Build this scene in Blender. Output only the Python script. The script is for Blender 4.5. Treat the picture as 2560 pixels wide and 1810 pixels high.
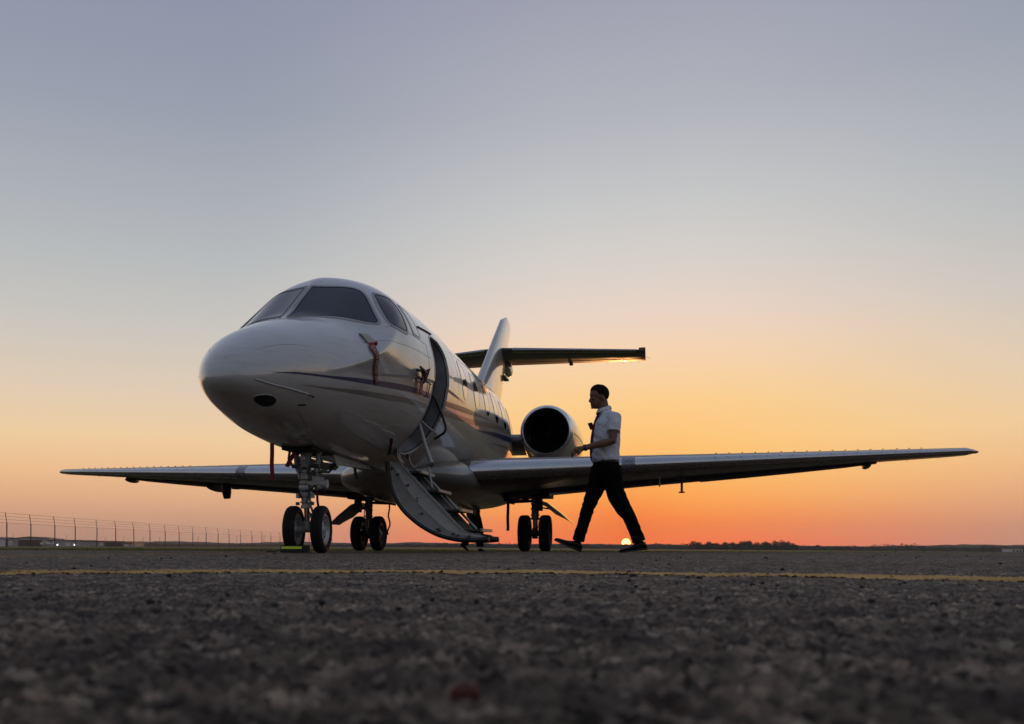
import bpy, bmesh, math, random
import numpy as np
from mathutils import Vector, Matrix, Euler
random.seed(7); rng = np.random.default_rng(7)
scene = bpy.context.scene
for o in list(bpy.data.objects): bpy.data.objects.remove(o)
COL = scene.collection

# ------------------------------------------------------------------ camera
cam_d = bpy.data.cameras.new('camera'); cam = bpy.data.objects.new('camera', cam_d); COL.objects.link(cam)
cam_d.sensor_width = 36; cam_d.lens = 2264.0 / 2560 * 36
cam_d.shift_x = (1280 - 996.3) / 2560; cam_d.shift_y = (1368 - 905) / 2560
cam_d.clip_start = 0.02; cam_d.clip_end = 20000
cam.location = (0, 0, 0.055)
cam.rotation_euler = (Matrix.Rotation(math.radians(90), 3, 'X') @ Matrix.Rotation(math.radians(0.15), 3, 'Z')).to_euler()
cam_d.dof.use_dof = True; cam_d.dof.focus_distance = 9.0; cam_d.dof.aperture_fstop = 10.0
scene.camera = cam

# ------------------------------------------------------------------ view
scene.render.engine = 'CYCLES'
scene.view_settings.view_transform = 'Standard'; scene.view_settings.look = 'None'
scene.view_settings.gamma = 1; scene.view_settings.exposure = 0.0; scene.view_settings.use_curve_mapping = False

def s2l(c):
    c = c / 255.0
    return c / 12.92 if c <= 0.04045 else ((c + 0.055) / 1.055) ** 2.4
def rgb(r, g, b): return (s2l(r), s2l(g), s2l(b), 1)

# ------------------------------------------------------------------ sky
SUN_AZ = math.atan((1565 - 996.3) / 2264.0)
SUN_EL = math.radians(0.30)
sun_dir = Vector((math.sin(SUN_AZ) * math.cos(SUN_EL), math.cos(SUN_AZ) * math.cos(SUN_EL), math.sin(SUN_EL)))
world = bpy.data.worlds.new('World'); scene.world = world; world.use_nodes = True
nt = world.node_tree; nt.nodes.clear()
def N(nt, typ, **kw):
    n = nt.nodes.new(typ)
    for k, v in kw.items(): setattr(n, k, v)
    return n
def mathn(nt, op, a, b=None, c=None, clamp=False):
    n = N(nt, 'ShaderNodeMath', operation=op, use_clamp=clamp)
    for i, x in enumerate((a, b, c)):
        if x is None: continue
        if isinstance(x, (int, float)): n.inputs[i].default_value = x
        else: nt.links.new(x, n.inputs[i])
    return n.outputs[0]
def ramp(nt, fac, stops, interp='LINEAR'):
    n = N(nt, 'ShaderNodeValToRGB'); n.color_ramp.interpolation = interp
    els = n.color_ramp.elements
    while len(els) > 1: els.remove(els[0])
    els[0].position = stops[0][0]; els[0].color = stops[0][1]
    for p, c in stops[1:]:
        e = els.new(p); e.color = c
    nt.links.new(fac, n.inputs[0]); return n.outputs[0]
def mixc(nt, fac, a, b, mode='MIX'):
    n = N(nt, 'ShaderNodeMix', data_type='RGBA', blend_type=mode)
    for s, x in ((0, fac), (6, a), (7, b)):
        if isinstance(x, (int, float)): n.inputs[s].default_value = x
        elif isinstance(x, tuple): n.inputs[s].default_value = x
        else: nt.links.new(x, n.inputs[s])
    return n.outputs[2]
def maprange(nt, v, a, b, c=0.0, d=1.0, smooth=False):
    n = N(nt, 'ShaderNodeMapRange'); n.interpolation_type = 'SMOOTHSTEP' if smooth else 'LINEAR'
    nt.links.new(v, n.inputs[0])
    for i, x in enumerate((a, b, c, d)): n.inputs[i + 1].default_value = x
    return n.outputs[0]
tc = N(nt, 'ShaderNodeTexCoord'); sep = N(nt, 'ShaderNodeSeparateXYZ')
nt.links.new(tc.outputs['Generated'], sep.inputs[0])
elev = mathn(nt, 'DIVIDE', mathn(nt, 'ARCSINE', sep.outputs[2]), math.pi / 2)      # 0..1 from the horizon to the zenith
hl = mathn(nt, 'SQRT', mathn(nt, 'ADD', mathn(nt, 'MULTIPLY', sep.outputs[0], sep.outputs[0]), mathn(nt, 'MULTIPLY', sep.outputs[1], sep.outputs[1])))
caz = mathn(nt, 'DIVIDE', mathn(nt, 'ADD', mathn(nt, 'MULTIPLY', sep.outputs[0], math.sin(SUN_AZ)), mathn(nt, 'MULTIPLY', sep.outputs[1], math.cos(SUN_AZ))), mathn(nt, 'MAXIMUM', hl, 0.0001))
def st(l): return [(e / 90.0, rgb(*c)) for e, c in l]
SUNR = [(0, (268, 118, 74)), (.6, (268, 130, 72)), (1.7, (266, 150, 74)), (3.0, (264, 178, 90)), (4.6, (261, 197, 108)), (6.5, (259, 207, 128)), (8.8, (256, 213, 147)), (11.9, (248, 216, 182)), (13.9, (236, 215, 199)), (16.9, (217, 211, 205)), (20, (201, 202, 202)), (25.3, (177, 179, 189)), (31, (159, 161, 178)), (45, (136, 144, 168)), (90, (116, 128, 152))]
SIDR = [(0, (196, 152, 134)), (.7, (204, 156, 132)), (2.0, (219, 166, 133)), (3.0, (231, 177, 136)), (4.6, (242, 194, 145)), (6.7, (242, 208, 163)), (9.6, (226, 206, 183)), (13.4, (203, 199, 193)), (17.3, (184, 188, 190)), (22.4, (165, 170, 181)), (25.4, (154, 160, 175)), (30, (145, 150, 170)), (45, (130, 138, 162)), (90, (116, 128, 152))]
ANTR = [(0, (118, 112, 118)), (2, (134, 122, 127)), (6, (154, 142, 146)), (12, (160, 158, 162)), (20, (154, 160, 169)), (35, (138, 148, 166)), (90, (116, 128, 152))]
cs = ramp(nt, elev, st(SUNR)); cd = ramp(nt, elev, st(SIDR)); ca = ramp(nt, elev, st(ANTR))
near = mixc(nt, mathn(nt, 'POWER', maprange(nt, caz, .90, .998), 1.9), cd, cs)
full = mixc(nt, maprange(nt, caz, -.55, .80), ca, near)
# glow round the low sun and the sun's own disc
dt = N(nt, 'ShaderNodeVectorMath', operation='DOT_PRODUCT'); nt.links.new(tc.outputs['Generated'], dt.inputs[0]); dt.inputs[1].default_value = sun_dir
ang = mathn(nt, 'ARCCOSINE', mathn(nt, 'MINIMUM', dt.outputs['Value'], 1.0))
g1 = mathn(nt, 'EXPONENT', mathn(nt, 'MULTIPLY', ang, -1 / math.radians(1.5)))
g2 = mathn(nt, 'EXPONENT', mathn(nt, 'MULTIPLY', ang, -1 / math.radians(4.5)))
full = mixc(nt, mathn(nt, 'MULTIPLY', g2, .5), full, rgb(255, 128, 40))
full = mixc(nt, mathn(nt, 'MULTIPLY', g1, .8), full, rgb(262, 118, 38))
disc = maprange(nt, ang, math.radians(.24), math.radians(.275), 1.0, 0.0)
full = mixc(nt, disc, full, (6.5, 3.2, .75, 1))
below = maprange(nt, sep.outputs[2], -.02, 0.0)
full = mixc(nt, below, (.03, .028, .03, 1), full)
bg = N(nt, 'ShaderNodeBackground'); nt.links.new(full, bg.inputs[0]); bg.inputs[1].default_value = 1.0
wo = N(nt, 'ShaderNodeOutputWorld'); nt.links.new(bg.outputs[0], wo.inputs[0])
world.cycles.sampling_method = 'MANUAL'; world.cycles.sample_map_resolution = 1024

sl = bpy.data.lights.new('sun', 'SUN'); sl.energy = 0.7; sl.angle = math.radians(.5); sl.color = (1, .42, .13)
so = bpy.data.objects.new('sun', sl); COL.objects.link(so)
so.rotation_euler = (-sun_dir).to_track_quat('-Z', 'Y').to_euler()

# ------------------------------------------------------------------ materials
MATS = {}
def mat(name, col, rough=.5, metal=0, bump=None, var=None, coat=0, spec=None, emit=None, coords='Object', wav=None):
    if name in MATS: return MATS[name]
    m = bpy.data.materials.new(name); m.use_nodes = True; t = m.node_tree; b = t.nodes['Principled BSDF']
    b.inputs['Base Color'].default_value = (*col[:3], 1); b.inputs['Roughness'].default_value = rough; b.inputs['Metallic'].default_value = metal
    if coat: b.inputs['Coat IOR'].default_value = 1.7; b.inputs['Coat Weight'].default_value = coat; b.inputs['Coat Roughness'].default_value = .03
    if spec is not None: b.inputs['Specular IOR Level'].default_value = spec
    if emit: b.inputs['Emission Color'].default_value = (*emit[0], 1); b.inputs['Emission Strength'].default_value = emit[1]
    tcn = N(t, 'ShaderNodeTexCoord')
    def noise(scale, detail=4, rough_=.55):
        n = N(t, 'ShaderNodeTexNoise'); n.inputs['Scale'].default_value = scale; n.inputs['Detail'].default_value = detail; n.inputs['Roughness'].default_value = rough_
        t.links.new(tcn.outputs[coords], n.inputs['Vector']); return n.outputs['Fac']
    if var:
        sc, amt = var
        lo = tuple(c * (1 - amt) for c in col[:3]) + (1,); hi = tuple(min(1, c * (1 + amt)) for c in col[:3]) + (1,)
        t.links.new(ramp(t, noise(sc), [(.3, lo), (.7, hi)]), b.inputs['Base Color'])
        t.links.new(maprange(t, noise(sc * 1.7), .3, .7, max(.02, rough - .06), min(1, rough + .08)), b.inputs['Roughness'])
    if bump:
        sc, st_, dist = bump
        bn = N(t, 'ShaderNodeBump'); bn.inputs['Strength'].default_value = st_; bn.inputs['Distance'].default_value = dist
        t.links.new(noise(sc, 2), bn.inputs['Height']); t.links.new(bn.outputs[0], b.inputs['Normal'])
        if coat: t.links.new(bn.outputs[0], b.inputs['Coat Normal'])
    MATS[name] = m; return m
PAINT = mat('white_paint', (.46, .46, .46), .32, coat=1.0, bump=(2.2, .35, .010), var=(1.3, .05))
def weather_paint():          # faint streaks and rain marks that stay on the paint
    t = PAINT.node_tree; b = t.nodes['Principled BSDF']; tcn = N(t, 'ShaderNodeTexCoord')
    mp = N(t, 'ShaderNodeMapping'); mp.inputs['Scale'].default_value = (6, 1.0, 22); t.links.new(tcn.outputs['Object'], mp.inputs[0])
    n = N(t, 'ShaderNodeTexNoise'); n.inputs['Scale'].default_value = 1.6; n.inputs['Detail'].default_value = 6; t.links.new(mp.outputs[0], n.inputs['Vector'])
    t.links.new(ramp(t, n.outputs['Fac'], [(.30, (.39, .385, .37, 1)), (.46, (.445, .445, .44, 1)), (.7, (.465, .465, .465, 1))]), b.inputs['Base Color'])
    t.links.new(maprange(t, n.outputs['Fac'], .3, .6, .12, .03), b.inputs['Coat Roughness'])
weather_paint()
BLUE = mat('navy_stripe', (.006, .010, .085), .4, coat=.3, bump=(2.2, .35, .010))
GREY = mat('grey_stripe', (.17, .17, .15), .35, coat=.7, bump=(2.2, .35, .010))
SEAM = mat('seam_dark', (.10, .10, .10), .6)
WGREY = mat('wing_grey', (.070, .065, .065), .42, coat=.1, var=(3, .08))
LEMET = mat('leading_edge_metal', (.50, .51, .54), .24, metal=1, var=(6, .05), bump=(3, .2, .004))
CHROME = mat('chrome', (.75, .76, .8), .15, metal=1)
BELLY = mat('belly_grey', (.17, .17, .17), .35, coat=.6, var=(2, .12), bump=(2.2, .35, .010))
GEARP = mat('gear_paint', (.36, .36, .34), .45, var=(30, .25))
STEEL = mat('dark_steel', (.10, .10, .10), .45, metal=.6, var=(40, .3))
RUBBER = mat('tyre_rubber', (.006, .006, .0065), .85, var=(12, .3), bump=(160, .3, .001))
LIP = mat('lip_metal', (.78, .78, .80), .28, metal=1, var=(8, .08))
RIM = mat('rim_alloy', (.45, .46, .48), .4, metal=.3, var=(20, .15))
DARK = mat('duct_black', (.004, .004, .004), .8)
GLASS = mat('cockpit_glass', (.008, .011, .022), .09, spec=.42)
LENS = mat('landing_lens', (.20, .21, .23), .12, metal=.5, var=(25, .5))
CGLASS = mat('cabin_glass', (.03, .028, .03), .08, coat=1)
SEAL = mat('window_seal', (.012, .012, .016), .5)
FRAME = mat('window_frame_grey', (.34, .34, .36), .4, coat=.4)
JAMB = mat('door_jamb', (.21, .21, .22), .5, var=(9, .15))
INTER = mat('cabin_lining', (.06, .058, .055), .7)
STAIR = mat('stair_panel_grey', (.36, .37, .37), .45, var=(10, .12), coat=.2)
TREAD = mat('tread_metal', (.5, .47, .42), .4, metal=.5, var=(30, .2))
BLACK = mat('black_plastic', (.01, .01, .01), .4)
RED = mat('red_ribbon', (.17, .006, .008), .7, var=(40, .15))
WHITEP = mat('white_print', (.50, .47, .46), .6)
YEL = mat('reflective_yellow', (.55, .72, .04), .35)
SKIN = mat('skin', (.17, .080, .052), .6, var=(30, .1))
HAIR = mat('hair_brown', (.014, .008, .005), .85, bump=(220, .6, .003), spec=.1)
SHIRT = mat('white_shirt', (.60, .61, .68), .85, var=(14, .05), bump=(11, .9, .030))
TROUS = mat('black_trousers', (.004, .0035, .004), .95, bump=(13, .5, .012), spec=.08)
SHOE = mat('black_leather', (.005, .0045, .0045), .42, spec=.25)
TIE = mat('tie_navy', (.03, .008, .02), .6)

# ------------------------------------------------------------------ mesh helpers
def tag(o, label=None, cat=None, group=None, kind=None):
    if label: o['label'] = label
    if cat: o['category'] = cat
    if group: o['group'] = group
    if kind: o['kind'] = kind
    return o
def sharpen(me, angle=38):
    bm = bmesh.new(); bm.from_mesh(me)
    for f in bm.faces: f.smooth = True
    a = math.radians(angle)
    for e in bm.edges:
        if len(e.link_faces) == 2 and e.calc_face_angle(0) > a: e.smooth = False
    bm.to_mesh(me); bm.free()
class MB:
    def __init__(s): s.v = []; s.f = []; s.m = []; s.mats = []
    def mi(s, m):
        if m not in s.mats: s.mats.append(m)
        return s.mats.index(m)
    def add(s, V, F, m=None):
        b = len(s.v); s.v += [tuple(map(float, p)) for p in V]; k = s.mi(m) if m else 0
        for f in F: s.f.append(tuple(i + b for i in f)); s.m.append(k)
        return s
    def box(s, c, d, m=None, rot=None):
        V = []
        for x in (-.5, .5):
            for y in (-.5, .5):
                for z in (-.5, .5):
                    p = Vector((x * d[0], y * d[1], z * d[2]))
                    if rot: p = Euler(rot).to_matrix() @ p
                    V.append(p + Vector(c))
        return s.add(V, [(0, 1, 3, 2), (4, 6, 7, 5), (0, 4, 5, 1), (2, 3, 7, 6), (0, 2, 6, 4), (1, 5, 7, 3)], m)
    def tube(s, pts, r, m=None, n=12, cap=True, flat=1.0):
        pts = [Vector(p) for p in pts]; k = len(pts); rs = r if isinstance(r, (list, tuple)) else [r] * k
        V = []; F = []; prev = None
        for i, p in enumerate(pts):
            t = (pts[min(i + 1, k - 1)] - pts[max(i - 1, 0)]).normalized()
            if prev is None:
                a = Vector((0, 0, 1)) if abs(t.z) < .9 else Vector((1, 0, 0)); u = t.cross(a).normalized()
            else: u = (prev - t * prev.dot(t)).normalized()
            prev = u; w = t.cross(u)
            for j in range(n):
                q = 2 * math.pi * j / n; V.append(p + rs[i] * (math.cos(q) * u + math.sin(q) * w * flat))
        for i in range(k - 1):
            for j in range(n):
                a = i * n + j; b = i * n + (j + 1) % n; F.append((a, a + n, b + n, b))
        if cap: F.append(tuple(range(n))); F.append(tuple(range((k - 1) * n, k * n))[::-1])
        return s.add(V, F, m)
    def lathe(s, o, ax, prof, m=None, n=32, close=False):   # prof: (distance along the axis, radius)
        ax = Vector(ax).normalized(); a = Vector((0, 0, 1)) if abs(ax.z) < .9 else Vector((1, 0, 0))
        u = ax.cross(a).normalized(); w = ax.cross(u); o = Vector(o); V = []; F = []
        for (h, r) in prof:
            for j in range(n):
                q = 2 * math.pi * j / n; V.append(o + ax * h + r * (math.cos(q) * u + math.sin(q) * w))
        k = len(prof)
        for i in range(k if close else k - 1):
            for j in range(n):
                i2 = (i + 1) % k; F.append((i * n + j, i * n + (j + 1) % n, i2 * n + (j + 1) % n, i2 * n + j))
        return s.add(V, F, m)
    def ell(s, c, r, m=None, n=16, rot=None):
        V = []; F = []; k = n // 2
        M = Euler(rot).to_matrix() if rot else Matrix.Identity(3)
        for i in range(k + 1):
            a = math.pi * i / k
            for j in range(n):
                b = 2 * math.pi * j / n
                V.append(M @ Vector((r[0] * math.sin(a) * math.cos(b), r[1] * math.sin(a) * math.sin(b), r[2] * math.cos(a))) + Vector(c))
        for i in range(k):
            for j in range(n): F.append((i * n + j, (i + 1) * n + j, (i + 1) * n + (j + 1) % n, i * n + (j + 1) % n))
        return s.add(V, F, m)
    def grid(s, A, m=None, closev=False):       # A[i][j] = point
        R = len(A); Cn = len(A[0]); V = [p for row in A for p in row]; F = []
        for i in range(R - 1):
            for j in range(Cn if closev else Cn - 1):
                j2 = (j + 1) % Cn; F.append((i * Cn + j, i * Cn + j2, (i + 1) * Cn + j2, (i + 1) * Cn + j))
        return s.add(V, F, m)
    def prism(s, poly, d, m=None):              # poly: 3-D points, d: extrusion vector
        n = len(poly); d = Vector(d); V = [Vector(p) for p in poly] + [Vector(p) + d for p in poly]
        F = [tuple(range(n)), tuple(range(n, 2 * n))[::-1]] + [(i, i + n, (i + 1) % n + n, (i + 1) % n) for i in range(n)]
        return s.add(V, F, m)
    def build(s, name, m=None, parent=None, smooth=True, angle=38, fix=True):
        me = bpy.data.meshes.new(name); me.from_pydata(s.v, [], s.f)
        mats = s.mats if s.mats else [m]
        for x in mats: me.materials.append(x)
        if s.mats: me.polygons.foreach_set('material_index', s.m)
        if fix:
            bm = bmesh.new(); bm.from_mesh(me); bmesh.ops.recalc_face_normals(bm, faces=bm.faces); bm.to_mesh(me); bm.free()
        if smooth: sharpen(me, angle)
        o = bpy.data.objects.new(name, me); COL.objects.link(o)
        if parent: o.parent = parent
        return o
def empty(name, loc=(0, 0, 0), rz=0, parent=None):
    o = bpy.data.objects.new(name, None); COL.objects.link(o); o.location = loc; o.rotation_euler = (0, 0, rz); o.empty_display_size = .2
    if parent: o.parent = parent
    return o
def np_mesh(name, V, Q, m, parent=None, smooth=True):
    me = bpy.data.meshes.new(name); k = Q.shape[1]
    me.vertices.add(len(V)); me.vertices.foreach_set('co', np.asarray(V, np.float32).ravel())
    me.loops.add(Q.size); me.loops.foreach_set('vertex_index', Q.ravel().astype(np.int32))
    me.polygons.add(len(Q)); me.polygons.foreach_set('loop_start', np.arange(0, Q.size, k, dtype=np.int32))
    me.polygons.foreach_set('loop_total', np.full(len(Q), k, np.int32))
    me.update(calc_edges=True); me.materials.append(m)
    if smooth: me.polygons.foreach_set('use_smooth', np.ones(len(Q), bool))
    o = bpy.data.objects.new(name, me); COL.objects.link(o)
    if parent: o.parent = parent
    return o
def voxel(o, size, smooth=6, disp=None):        # fuse overlapping shells into one continuous surface
    md = o.modifiers.new('r', 'REMESH'); md.mode = 'VOXEL'; md.voxel_size = size
    if smooth:
        sm = o.modifiers.new('s', 'SMOOTH'); sm.iterations = smooth; sm.factor = .5
    dg = bpy.context.evaluated_depsgraph_get(); dg.update()
    me = bpy.data.meshes.new_from_object(o.evaluated_get(dg))
    old = o.data; o.modifiers.clear(); o.data = me
    me.polygons.foreach_set('use_smooth', np.ones(len(me.polygons), bool))
    if not me.materials: 
        for x in old.materials: me.materials.append(x)
    return o
# ------------------------------------------------------------------ the ground
def gz(D):           # gentle fall of the ground behind the aircraft
    D = np.asarray(D, float)
    def ss(a, b): 
        t = np.clip((D - a) / (b - a), 0, 1); return t * t * (3 - 2 * t)
    return -.055 * ss(12.5, 18) + .045 * ss(26, 80)
def gzx(x, D):       # beyond the apron the field also falls away to the right
    x = np.asarray(x, float); D = np.asarray(D, float); t = np.clip((D - 16) / 24, 0, 1); return gz(D) - .005 * np.maximum(x, 0) * t * t * (3 - 2 * t)
def hash2(ix, iy, k):
    h = (ix * 374761393 + iy * 668265263 + k * 974634777) & 0xffffffff
    h = ((h ^ (h >> 13)) * 1274126177) & 0xffffffff
    return ((h ^ (h >> 16)) & 0xffff) / 65535.0
def vnoise(x, y, k):
    ix = np.floor(x).astype(np.int64); iy = np.floor(y).astype(np.int64); fx = x - ix; fy = y - iy
    fx = fx * fx * (3 - 2 * fx); fy = fy * fy * (3 - 2 * fy)
    return (hash2(ix, iy, k) * (1 - fx) + hash2(ix + 1, iy, k) * fx) * (1 - fy) + (hash2(ix, iy + 1, k) * (1 - fx) + hash2(ix + 1, iy + 1, k) * fx) * fy
def stones(x, y, k):         # domed aggregate
    ix = np.floor(x).astype(np.int64); iy = np.floor(y).astype(np.int64); best = np.full(x.shape, 9.0); hh = np.zeros(x.shape)
    for a in (-1, 0, 1):
        for b in (-1, 0, 1):
            px = ix + a + .15 + .7 * hash2(ix + a, iy + b, k); py = iy + b + .15 + .7 * hash2(ix + a, iy + b, k + 1)
            d = (x - px) ** 2 + (y - py) ** 2; m = d < best
            hh = np.where(m, hash2(ix + a, iy + b, k + 2), hh); best = np.where(m, d, best)
    return np.clip(1 - best * 1.6, 0, 1) * (.25 + .75 * hh)
def rough(x, y):
    near = np.clip(1.6 - .25 * y, 1.0, 1.6); h = near * (.0046 * stones(x * 112, y * 112, 3) + .0026 * stones(x * 215, y * 215, 9))
    h += .0030 * (vnoise(x * 22, y * 22, 5) - .5) + .0035 * (vnoise(x * 6, y * 6, 6) - .5) + .004 * (vnoise(x * 1.3, y * 1.3, 8) - .5)
    return h - .0052
NR, NC = 720, 760
Dr = .13 * (19.0 / .13) ** (np.arange(NR) / (NR - 1)); tt = np.linspace(-.66, .92, NC)
DD, TT = np.meshgrid(Dr, tt, indexing='ij'); XX = DD * TT
fade = np.clip((DD - .1) / .05, 0, 1)
ZZ = gz(DD) + rough(XX, DD) * fade - .001
edge = np.minimum(np.arange(NC), NC - 1 - np.arange(NC))[None, :]
ZZ = np.where((edge == 0) | (DD > 18.9) | (DD < .131), ZZ - .03, ZZ)
def asphalt_mat(name, fine=True):
    m = bpy.data.materials.new(name); m.use_nodes = True; t = m.node_tree; b = t.nodes['Principled BSDF']
    g = N(t, 'ShaderNodeNewGeometry'); P = g.outputs['Position']
    def vor(sc, feat='F1', out='Color'):
        n = N(t, 'ShaderNodeTexVoronoi', feature=feat); n.inputs['Scale'].default_value = sc; t.links.new(P, n.inputs['Vector']); return n.outputs[out]
    def noi(sc, d=5):
        n = N(t, 'ShaderNodeTexNoise'); n.inputs['Scale'].default_value = sc; n.inputs['Detail'].default_value = d; t.links.new(P, n.inputs['Vector']); return n.outputs['Fac']
    sx = N(t, 'ShaderNodeSeparateColor'); t.links.new(vor(120), sx.inputs[0])
    stone = ramp(t, sx.outputs[0], [(0, (.020, .014, .010, 1)), (.30, (.074, .054, .039, 1)), (.70, (.135, .101, .075, 1)), (.92, (.21, .160, .120, 1)), (1, (.32, .25, .19, 1))])
    redd = maprange(t, sx.outputs[1], .93, .96); stone = mixc(t, mathn(t, 'MULTIPLY', redd, .18), stone, (.16, .07, .055, 1))
    big = ramp(t, noi(.55, 7), [(.3, (.72, .72, .72, 1)), (.7, (1.25, 1.22, 1.18, 1))])
    mid = ramp(t, noi(11, 8), [(.36, (.42, .41, .42, 1)), (.64, (1.5, 1.48, 1.44, 1))])
    c = mixc(t, 1.0, mixc(t, 1.0, stone, big, 'MULTIPLY'), mid, 'MULTIPLY')
    t.links.new(c, b.inputs['Base Color']); b.inputs['Roughness'].default_value = .86; b.inputs['Specular IOR Level'].default_value = .3
    bn = N(t, 'ShaderNodeBump'); bn.inputs['Strength'].default_value = .6; bn.inputs['Distance'].default_value = .002
    t.links.new(noi(260, 3), bn.inputs['Height']); t.links.new(bn.outputs[0], b.inputs['Normal'])
    return m
ASPH = asphalt_mat('asphalt')
idx = np.arange(NR * NC).reshape(NR, NC)
Q = np.stack([idx[:-1, :-1], idx[:-1, 1:], idx[1:, 1:], idx[1:, :-1]], -1).reshape(-1, 4)
tag(np_mesh('asphalt_apron', np.stack([XX, DD, ZZ], -1).reshape(-1, 3), Q, ASPH), kind='structure')
def sheet(name, xs, ys, m, dz=0.0, h=None):
    X, Y = np.meshgrid(xs, ys, indexing='ij'); Z = gzx(X, Y) + dz
    if h is not None: Z = Z + h(X, Y)
    i = np.arange(X.size).reshape(X.shape); q = np.stack([i[:-1, :-1], i[1:, :-1], i[1:, 1:], i[:-1, 1:]], -1).reshape(-1, 4)
    return tag(np_mesh(name, np.stack([X, Y, Z], -1).reshape(-1, 3), q, m), kind='structure')
ysA = np.concatenate([[-60, -10, 0, 12], np.linspace(12.5, 19.2, 16)])
sheet('asphalt_surround', np.linspace(-90, 110, 60), ysA, ASPH, -.012)
def grass_mat():
    m = bpy.data.materials.new('grass_field'); m.use_nodes = True; t = m.node_tree; b = t.nodes['Principled BSDF']
    g = N(t, 'ShaderNodeNewGeometry')
    n = N(t, 'ShaderNodeTexNoise'); n.inputs['Scale'].default_value = .12; n.inputs['Detail'].default_value = 8; t.links.new(g.outputs['Position'], n.inputs['Vector'])
    t.links.new(ramp(t, n.outputs['Fac'], [(.3, (.075, .073, .026, 1)), (.5, (.12, .11, .038, 1)), (.7, (.17, .145, .055, 1))]), b.inputs['Base Color'])
    b.inputs['Roughness'].default_value = .95; b.inputs['Specular IOR Level'].default_value = .1
    return m
GRASS = grass_mat()
sheet('grass_field', np.concatenate([[-3000, -800], np.linspace(-300, 400, 60), [900, 3000]]), np.concatenate([[-3000, -500, -61], np.linspace(12, 100, 60), [150, 300, 800, 1600, 2300]]), GRASS, -.02)
CONC = mat('runway_concrete', (.30, .27, .25), .8, var=(.3, .2), coords='Object')
sheet('far_taxiway', np.linspace(-60, 700, 40), np.array([92, 100, 112.0]), CONC, .012)

# yellow taxi lines, worn
def paint_mat():
    m = bpy.data.materials.new('worn_yellow_paint'); m.use_nodes = True; t = m.node_tree; b = t.nodes['Principled BSDF']
    g = N(t, 'ShaderNodeNewGeometry')
    def noi(sc):
        n = N(t, 'ShaderNodeTexNoise'); n.inputs['Scale'].default_value = sc; n.inputs['Detail'].default_value = 7; n.inputs['Roughness'].default_value = .65
        t.links.new(g.outputs['Position'], n.inputs['Vector']); return n.outputs['Fac']
    t.links.new(ramp(t, noi(7), [(.3, (.34, .19, .055, 1)), (.7, (.62, .36, .10, 1))]), b.inputs['Base Color']); b.inputs['Roughness'].default_value = .8
    sx = N(t, 'ShaderNodeSeparateXYZ'); t.links.new(g.outputs['Position'], sx.inputs[0])
    keep = maprange(t, mathn(t, 'ADD', noi(30), maprange(t, sx.outputs[0], -.9, -.1, -.05, .10)), .40, .50)
    t.links.new(keep, b.inputs['Alpha']); return m
YPAINT = paint_mat()
def yline(name, pts, w, nx, ny, fn):
    pts = np.array(pts); t_ = np.linspace(0, 1, nx); seg = np.linspace(0, 1, len(pts))
    co = np.polyfit(pts[:, 0], pts[:, 1], min(2, len(pts) - 1)) if fn else None
    x = np.interp(t_, seg, pts[:, 0]); y = np.polyval(co, x) if fn else np.interp(t_, seg, pts[:, 1])
    X = np.repeat(x[:, None], ny, 1); Y = y[:, None] + np.linspace(-w / 2, w / 2, ny)[None]
    Z = gz(Y) + rough(X, Y) + .0012
    i = np.arange(X.size).reshape(X.shape); q = np.stack([i[:-1, :-1], i[1:, :-1], i[1:, 1:], i[:-1, 1:]], -1).reshape(-1, 4)
    tag(np_mesh(name, np.stack([X, Y, Z], -1).reshape(-1, 3), q, YPAINT), kind='structure')
yline('yellow_taxi_line', [(-1.6, 1.44), (-.81, 1.80), (-.357, 2.02), (.268, 2.12), (.82, 2.03), (1.178, 1.73), (1.75, 1.1)], .20, 900, 50, True)
yline('yellow_apron_line', [(-3.6, 3.6), (-2.14, 4.8), (-1.74, 7.1), (-.9, 10.4)], .45, 700, 40, False)

# loose stones and grit
def pebbles():
    ico = []
    mb = MB(); R = random.Random(5)
    for k in range(230):
        D = .8 * (16 / .8) ** R.random(); x = D * R.uniform(-.5, .72); r = R.uniform(.0014, .0032) * (1 + .12 * D)
        if k % 9 == 0: r *= 1.7
        z = float(gz(D)) + float(rough(np.array([x]), np.array([D]))[0])
        V = []; F = []
        for i in range(4):
            for j in range(6):
                a = math.pi * (i + .5) / 4; b = 2 * math.pi * j / 6; q = r * R.uniform(.7, 1.15)
                V.append((x + q * math.sin(a) * math.cos(b) * 1.3, D + q * math.sin(a) * math.sin(b) * 1.3, z + r * .5 + q * math.cos(a) * .8))
        for i in range(3):
            for j in range(6): F.append((i * 6 + j, (i + 1) * 6 + j, (i + 1) * 6 + (j + 1) % 6, i * 6 + (j + 1) % 6))
        F += [(0, 1, 2, 3, 4, 5), (23, 22, 21, 20, 19, 18)]
        mb.add(V, F)
    tag(mb.build('loose_gravel', mat('dark_gravel', (.02, .018, .018), .9), smooth=False, fix=False), kind='stuff')
pebbles()
mb = MB(); rr = float(rough(np.array([.031]), np.array([.34]))[0])
mb.ell((.0255, .345, rr + .003), (.0062, .006, .0045), n=10)
tag(mb.build('red_pebble', mat('red_stone', (.075, .014, .010), .85)), 'small dull red pebble lying on the asphalt at the bottom centre, nearest the camera', 'pebble')

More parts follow.
